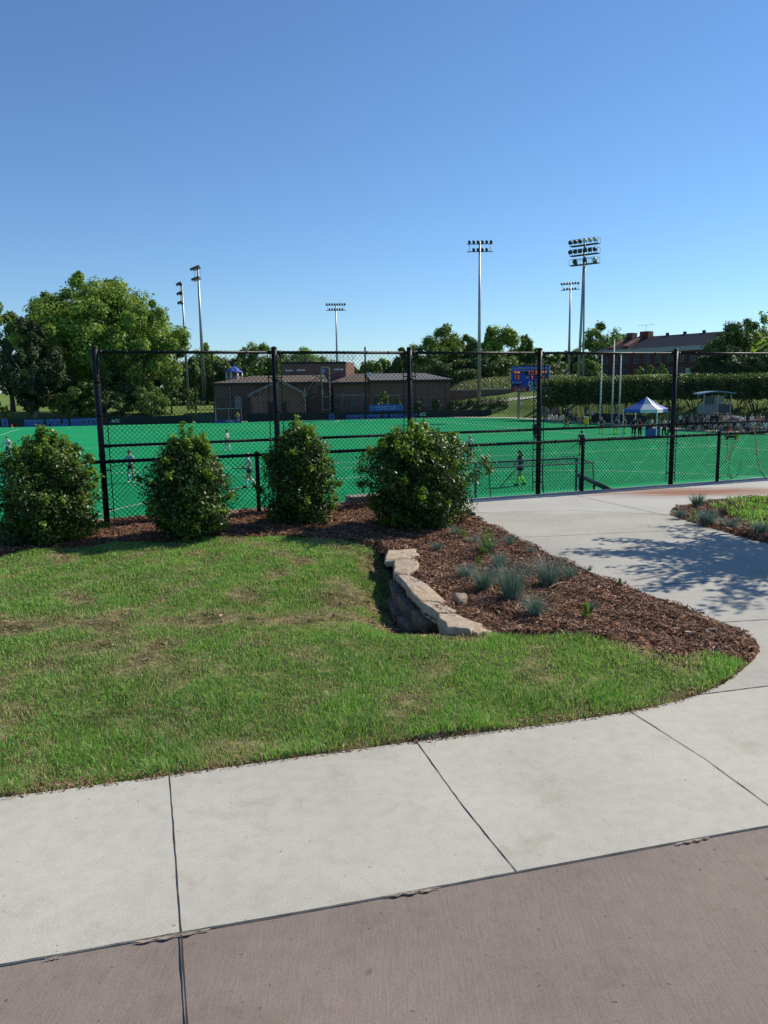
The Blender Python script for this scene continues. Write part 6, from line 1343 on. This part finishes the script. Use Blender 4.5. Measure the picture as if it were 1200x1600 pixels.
for x in (-.65, .65):
    for y in (-.3, .3): MB().tube([(x, y, 0), (x, y, .7)], .02, 6).build('leg', M_steel, tt_)
# ------------------------------------------------------------------ filming hut on legs
Yp = 78; pz = zg(1119, Yp); PF = Frame(gpt(1119, Yp, 0), R(-6), 0)
ph_ = thing('spectator_hut', 'raised grey hut with pale blue curved roof on thin legs before the hedge', 'hut', (PF.O.x, PF.O.y, 0), R(-6)); M_hut = plain('hut_grey', (0.20, 0.235, 0.26), .6); M_hutb = plain('hut_roof_blue', (0.16, 0.27, 0.42), .5)
x0, zf_ = PF.L(1099, 646, 0); x1, _ = PF.L(1141, 646, 0); xm, zr2_ = PF.L(1122.5, 618, 0); zsill = PF.L(1119, 632, 0)[1]; zt3 = PF.L(1119, 612.5, 0)[1]
MB().box(x0, xm, 0, .08, zf_, zsill).build('wall_panel', M_hut, ph_); MB().box(xm, x1, .0, .08, zf_, zsill).build('wall_panel', plain('hut_dark', (0.07, 0.08, 0.09), .7), ph_); MB().box(x0, x1, 2.0, 2.08, zf_, zsill).build('wall_panel', M_hut, ph_)
for x in (x0, x1-.08): MB().box(x, x+.08, .08, 2.0, zf_, zsill).build('side_panel', M_hut, ph_)
for x in (x0, xm, x1): [MB().box(x-.05, x+.05, v, v+.09, pz-.3, zr2_+.1).build('post', M_steel, ph_) for v in (-.02, 2.0)]
MB().box(x0, x1, -.01, 2.1, zf_-.1, zf_-.01).build('floor', M_hut, ph_)
MB().box(x0+.05, xm-.35, .03, .05, zsill+.02, zr2_-.05).build('window', M_glass, ph_); MB().box(xm+.05, x1-.1, 2.03, 2.05, zsill+.02, zr2_-.05).build('window', plain('clear_sheet', (0.42, 0.46, 0.40), .3), ph_)
rf = MB(); L_ = []
for k in range(9): s = k/8; L_.append((x0-.45+(x1-x0+.8)*s, zr2_+.1+(zt3-zr2_)*math.sin(math.pi*(.12+.76*s))))
rf.prism(L_+[(x, z-.10) for x, z in L_[::-1]], -.4, 2.4); rf.build('roof', M_hutb, ph_)
for px, lb, tp_ in ((1112, 'person in white with folded arms standing before the hut', 'white'), (1116.5, 'person in black jacket standing before the hut', 'black'), (1123, 'fair haired person in black before the hut', 'black')):
    person(0, 0, lb, 'hips' if px < 1115 else 'stand', R(10), tp_, 'black', None, 'blond' if px > 1120 else 'brown', 'black', trousers=True, group='people before the hut', loc=gpt(px, edgeY(px)+2.2, FZ+.05), h=1.75, sleeve=1.2)
# people on the long bench at the right
bl = thing('team_bench', 'long grey bench of the team along the right turf edge', 'bench'); 
def bpt(px, off=1.2): return gpt(px, edgeY(px)+off, FZ+.06)
a, b = bpt(1076, -.3), bpt(1250, -.3); d = (b-a).normalized(); nn = Vector((-d.y, d.x, 0))
bfa = math.atan2(d.y, d.x)
MB().add([a, b, b+nn*.3, a+nn*.3]+[v+Vector((0, 0, .04)) for v in (a, b, b+nn*.3, a+nn*.3)], [(0, 3, 2, 1), (4, 5, 6, 7), (0, 1, 5, 4), (1, 2, 6, 5), (2, 3, 7, 6), (3, 0, 4, 7)]).build('seat', M_steel, bl)
bl.location.z = .40
for i in range(9): p = a.lerp(b, (i+.3)/9.2)+nn*.15; MB().tube([(p.x, p.y, p.z-.40), (p.x, p.y, p.z)], .03, 6).build('leg', M_steel, bl)
nm_ = ['first', 'second', 'third', 'fourth', 'fifth', 'sixth', 'seventh', 'eighth', 'ninth', 'tenth', 'eleventh', 'twelfth', 'thirteenth', 'fourteenth', 'fifteenth', 'sixteenth']
tops = ['black', 'black', 'navy', 'grey', 'blue', 'black', 'teal', 'grey', 'black', 'white', 'navy', 'pale blue', 'white', 'grey', 'white', 'pale blue']
for i in range(15):
    px = 1082+i*8.1+(i % 3)*.9; tpc = tops[i]
    person(0, 0, 'seated person in %s, %s from the left on the long bench' % (tpc, nm_[i]), 'sit', bfa+R((i*37) % 40-20)+(0 if i % 4 else .3), tpc, ['black', 'grey', 'navy', 'black'][i % 4], None, ['dark', 'brown', 'blond', 'dark'][(i*7) % 4], 'white' if i % 2 else 'black', group='people sitting on the long bench', loc=bpt(px, -.55)+nn*.25, h=1.68, trousers=bool(i % 2))
for i, (px, tpc, ps) in enumerate([(1076, 'black', 'stand'), (1160, 'white', 'ready'), (1186, 'orange', 'stand'), (1196, 'maroon', 'hips')]):
    person(0, 0, ['person in black standing left of the long bench', 'person in white bending over bags behind the long bench', 'person in orange top standing behind the long bench', 'person in maroon behind the long bench at the right border'][i], ps, R(20*i), tpc, 'black', None, 'dark', 'black', trousers=True, group='people behind the long bench', loc=bpt(px, 2.0), h=1.62)
# bags, black tent-like bundle, low box on the turf
def lump(name, px, off, r, mt, label, cat, z=FZ+.05):
    rg = random.Random(int(px*10)); p = gpt(px, edgeY(px)+off, z); m_ = MB(); m_.ell((0, 0, r[2]*.8), r, 12, 8); m_.v = [(x*(1+rg.uniform(-.08, .08)), y, max(0, v*(1+rg.uniform(-.06, .1)))) for x, y, v in m_.v]
    t = thing(name, label, cat, p); m_.build('fabric', mt, t, smooth=True); MB().tube([(-r[0]*.5, -r[1]*.6, r[2]*1.2), (0, -r[1]*.7, r[2]*1.9), (r[0]*.5, -r[1]*.6, r[2]*1.2)], .02, 5).build('strap', M_dk, t); return t
lump('equipment_bag', 1097, 2.2, (.5, .35, .42), CLO['black'], 'black equipment bag left of the hut people', 'bag'); lump('equipment_bag', 1104, 2.4, (.45, .3, .35), CLO['navy'], 'navy equipment bag beside the folded-arms person', 'bag')
lump('covered_cart', 1153, 3.2, (1.0, .7, .75), CLO['grey'], 'dark domed cover over equipment behind the bench', 'cover'); lump('equipment_bag', 1172, 2.4, (.6, .35, .3), CLO['navy'], 'long navy bag on the strip right of the domed cover', 'bag'); lump('equipment_bag', 1183, 2.8, (.4, .35, .3), M_white, 'white bag near the right border', 'bag')
p = at_z(1143, 686.5, FZ); t = thing('low_box', 'low dark box with lime marker standing on the turf before the bench', 'box', p, R(10)); MB().box(-.5, .35, -.15, .15, .12, .32).build('body', M_dk, t); MB().box(.38, .62, -.1, .1, .1, .45).build('marker', CLO['lime'], t)
for x in (-.45, .3): MB().box(x, x+.04, -.12, .12, 0, .12).build('foot', M_dk, t)

# more of the crowd along the right turf edge
xs2 = [('white', 'stand'), ('pale blue', 'hips'), ('red', 'stand'), ('navy', 'phone'), ('white', 'phone'), ('grey', 'stand'), ('yellow', 'stand'), ('white', 'hips'), ('maroon', 'stand'), ('pale blue', 'stand'), ('white', 'stand'), ('khaki', 'phone')]
where = ['just right of the tall post', 'behind the left end of the bench', 'between the bench end and the black bag', 'beside the navy bag', 'left of the hut', 'under the left corner of the hut', 'under the middle of the hut', 'under the right leg of the hut', 'right of the hut', 'left of the domed cover', 'behind the domed cover', 'by the white bag at the right']
for i, ((tpc, ps), wh) in enumerate(zip(xs2, where)):
    px = [1066, 1083, 1090, 1101, 1107, 1129, 1134, 1139, 1146, 1167, 1178, 1191][i]
    person(0, 0, 'person in %s %s' % (tpc, wh), ps, R((i*67) % 360), tpc, ['black', 'khaki', 'grey', 'navy'][i % 4], None, ['dark', 'blond', 'brown'][i % 3], 'white', trousers=bool(i % 2), group='people standing behind the bench', loc=gpt(px, edgeY(px)+1.5+(i % 3)*.5, FZ+.05), h=1.6+.04*(i % 4))
for i, (px, tpc, wh) in enumerate([(853, 'white', 'first from the tall post'), (866, 'red', 'directly by the red bucket'), (874, 'maroon', 'between the second and third white chairs'), (887, 'navy', 'between the pair in white and the seated group'), (894, 'white', 'behind the person with bare knees'), (901, 'orange', 'behind the person leaning forward'), (928, 'white', 'in front of the low screen')]):
    person(0, 0, 'small spectator in %s %s' % (tpc, wh), 'stand' if i % 2 else 'hips', R(i*50), tpc, 'black', None, 'brown', 'white', group='spectators beside the right sideline', loc=gpt(px, edgeY(px)+1.2+(i % 2)*.8, FZ+.05), h=1.6, trousers=True)
for i, (px, m_, c_) in enumerate([(1088, (.3, .22, .28), 'red'), (1095, (.25, .2, .22), 'white'), (1132, (.35, .25, .28), 'blue'), (1141, (.28, .22, .25), 'orange'), (1165, (.35, .22, .25), 'white'), (1196, (.3, .25, .3), 'pale blue'), (921, (.3, .22, .25), 'red'), (931, (.25, .2, .25), 'black')]):
    lump('kit_bag', px, .7, m_, CLO[c_], '%s kit bag on the strip, %s' % (c_, ['before the bench end', 'second from the bench end', 'below the hut', 'right below the hut', 'at the domed cover', 'at the right border', 'beside the yellow cooler', 'right of the yellow cooler'][i]), 'bag')
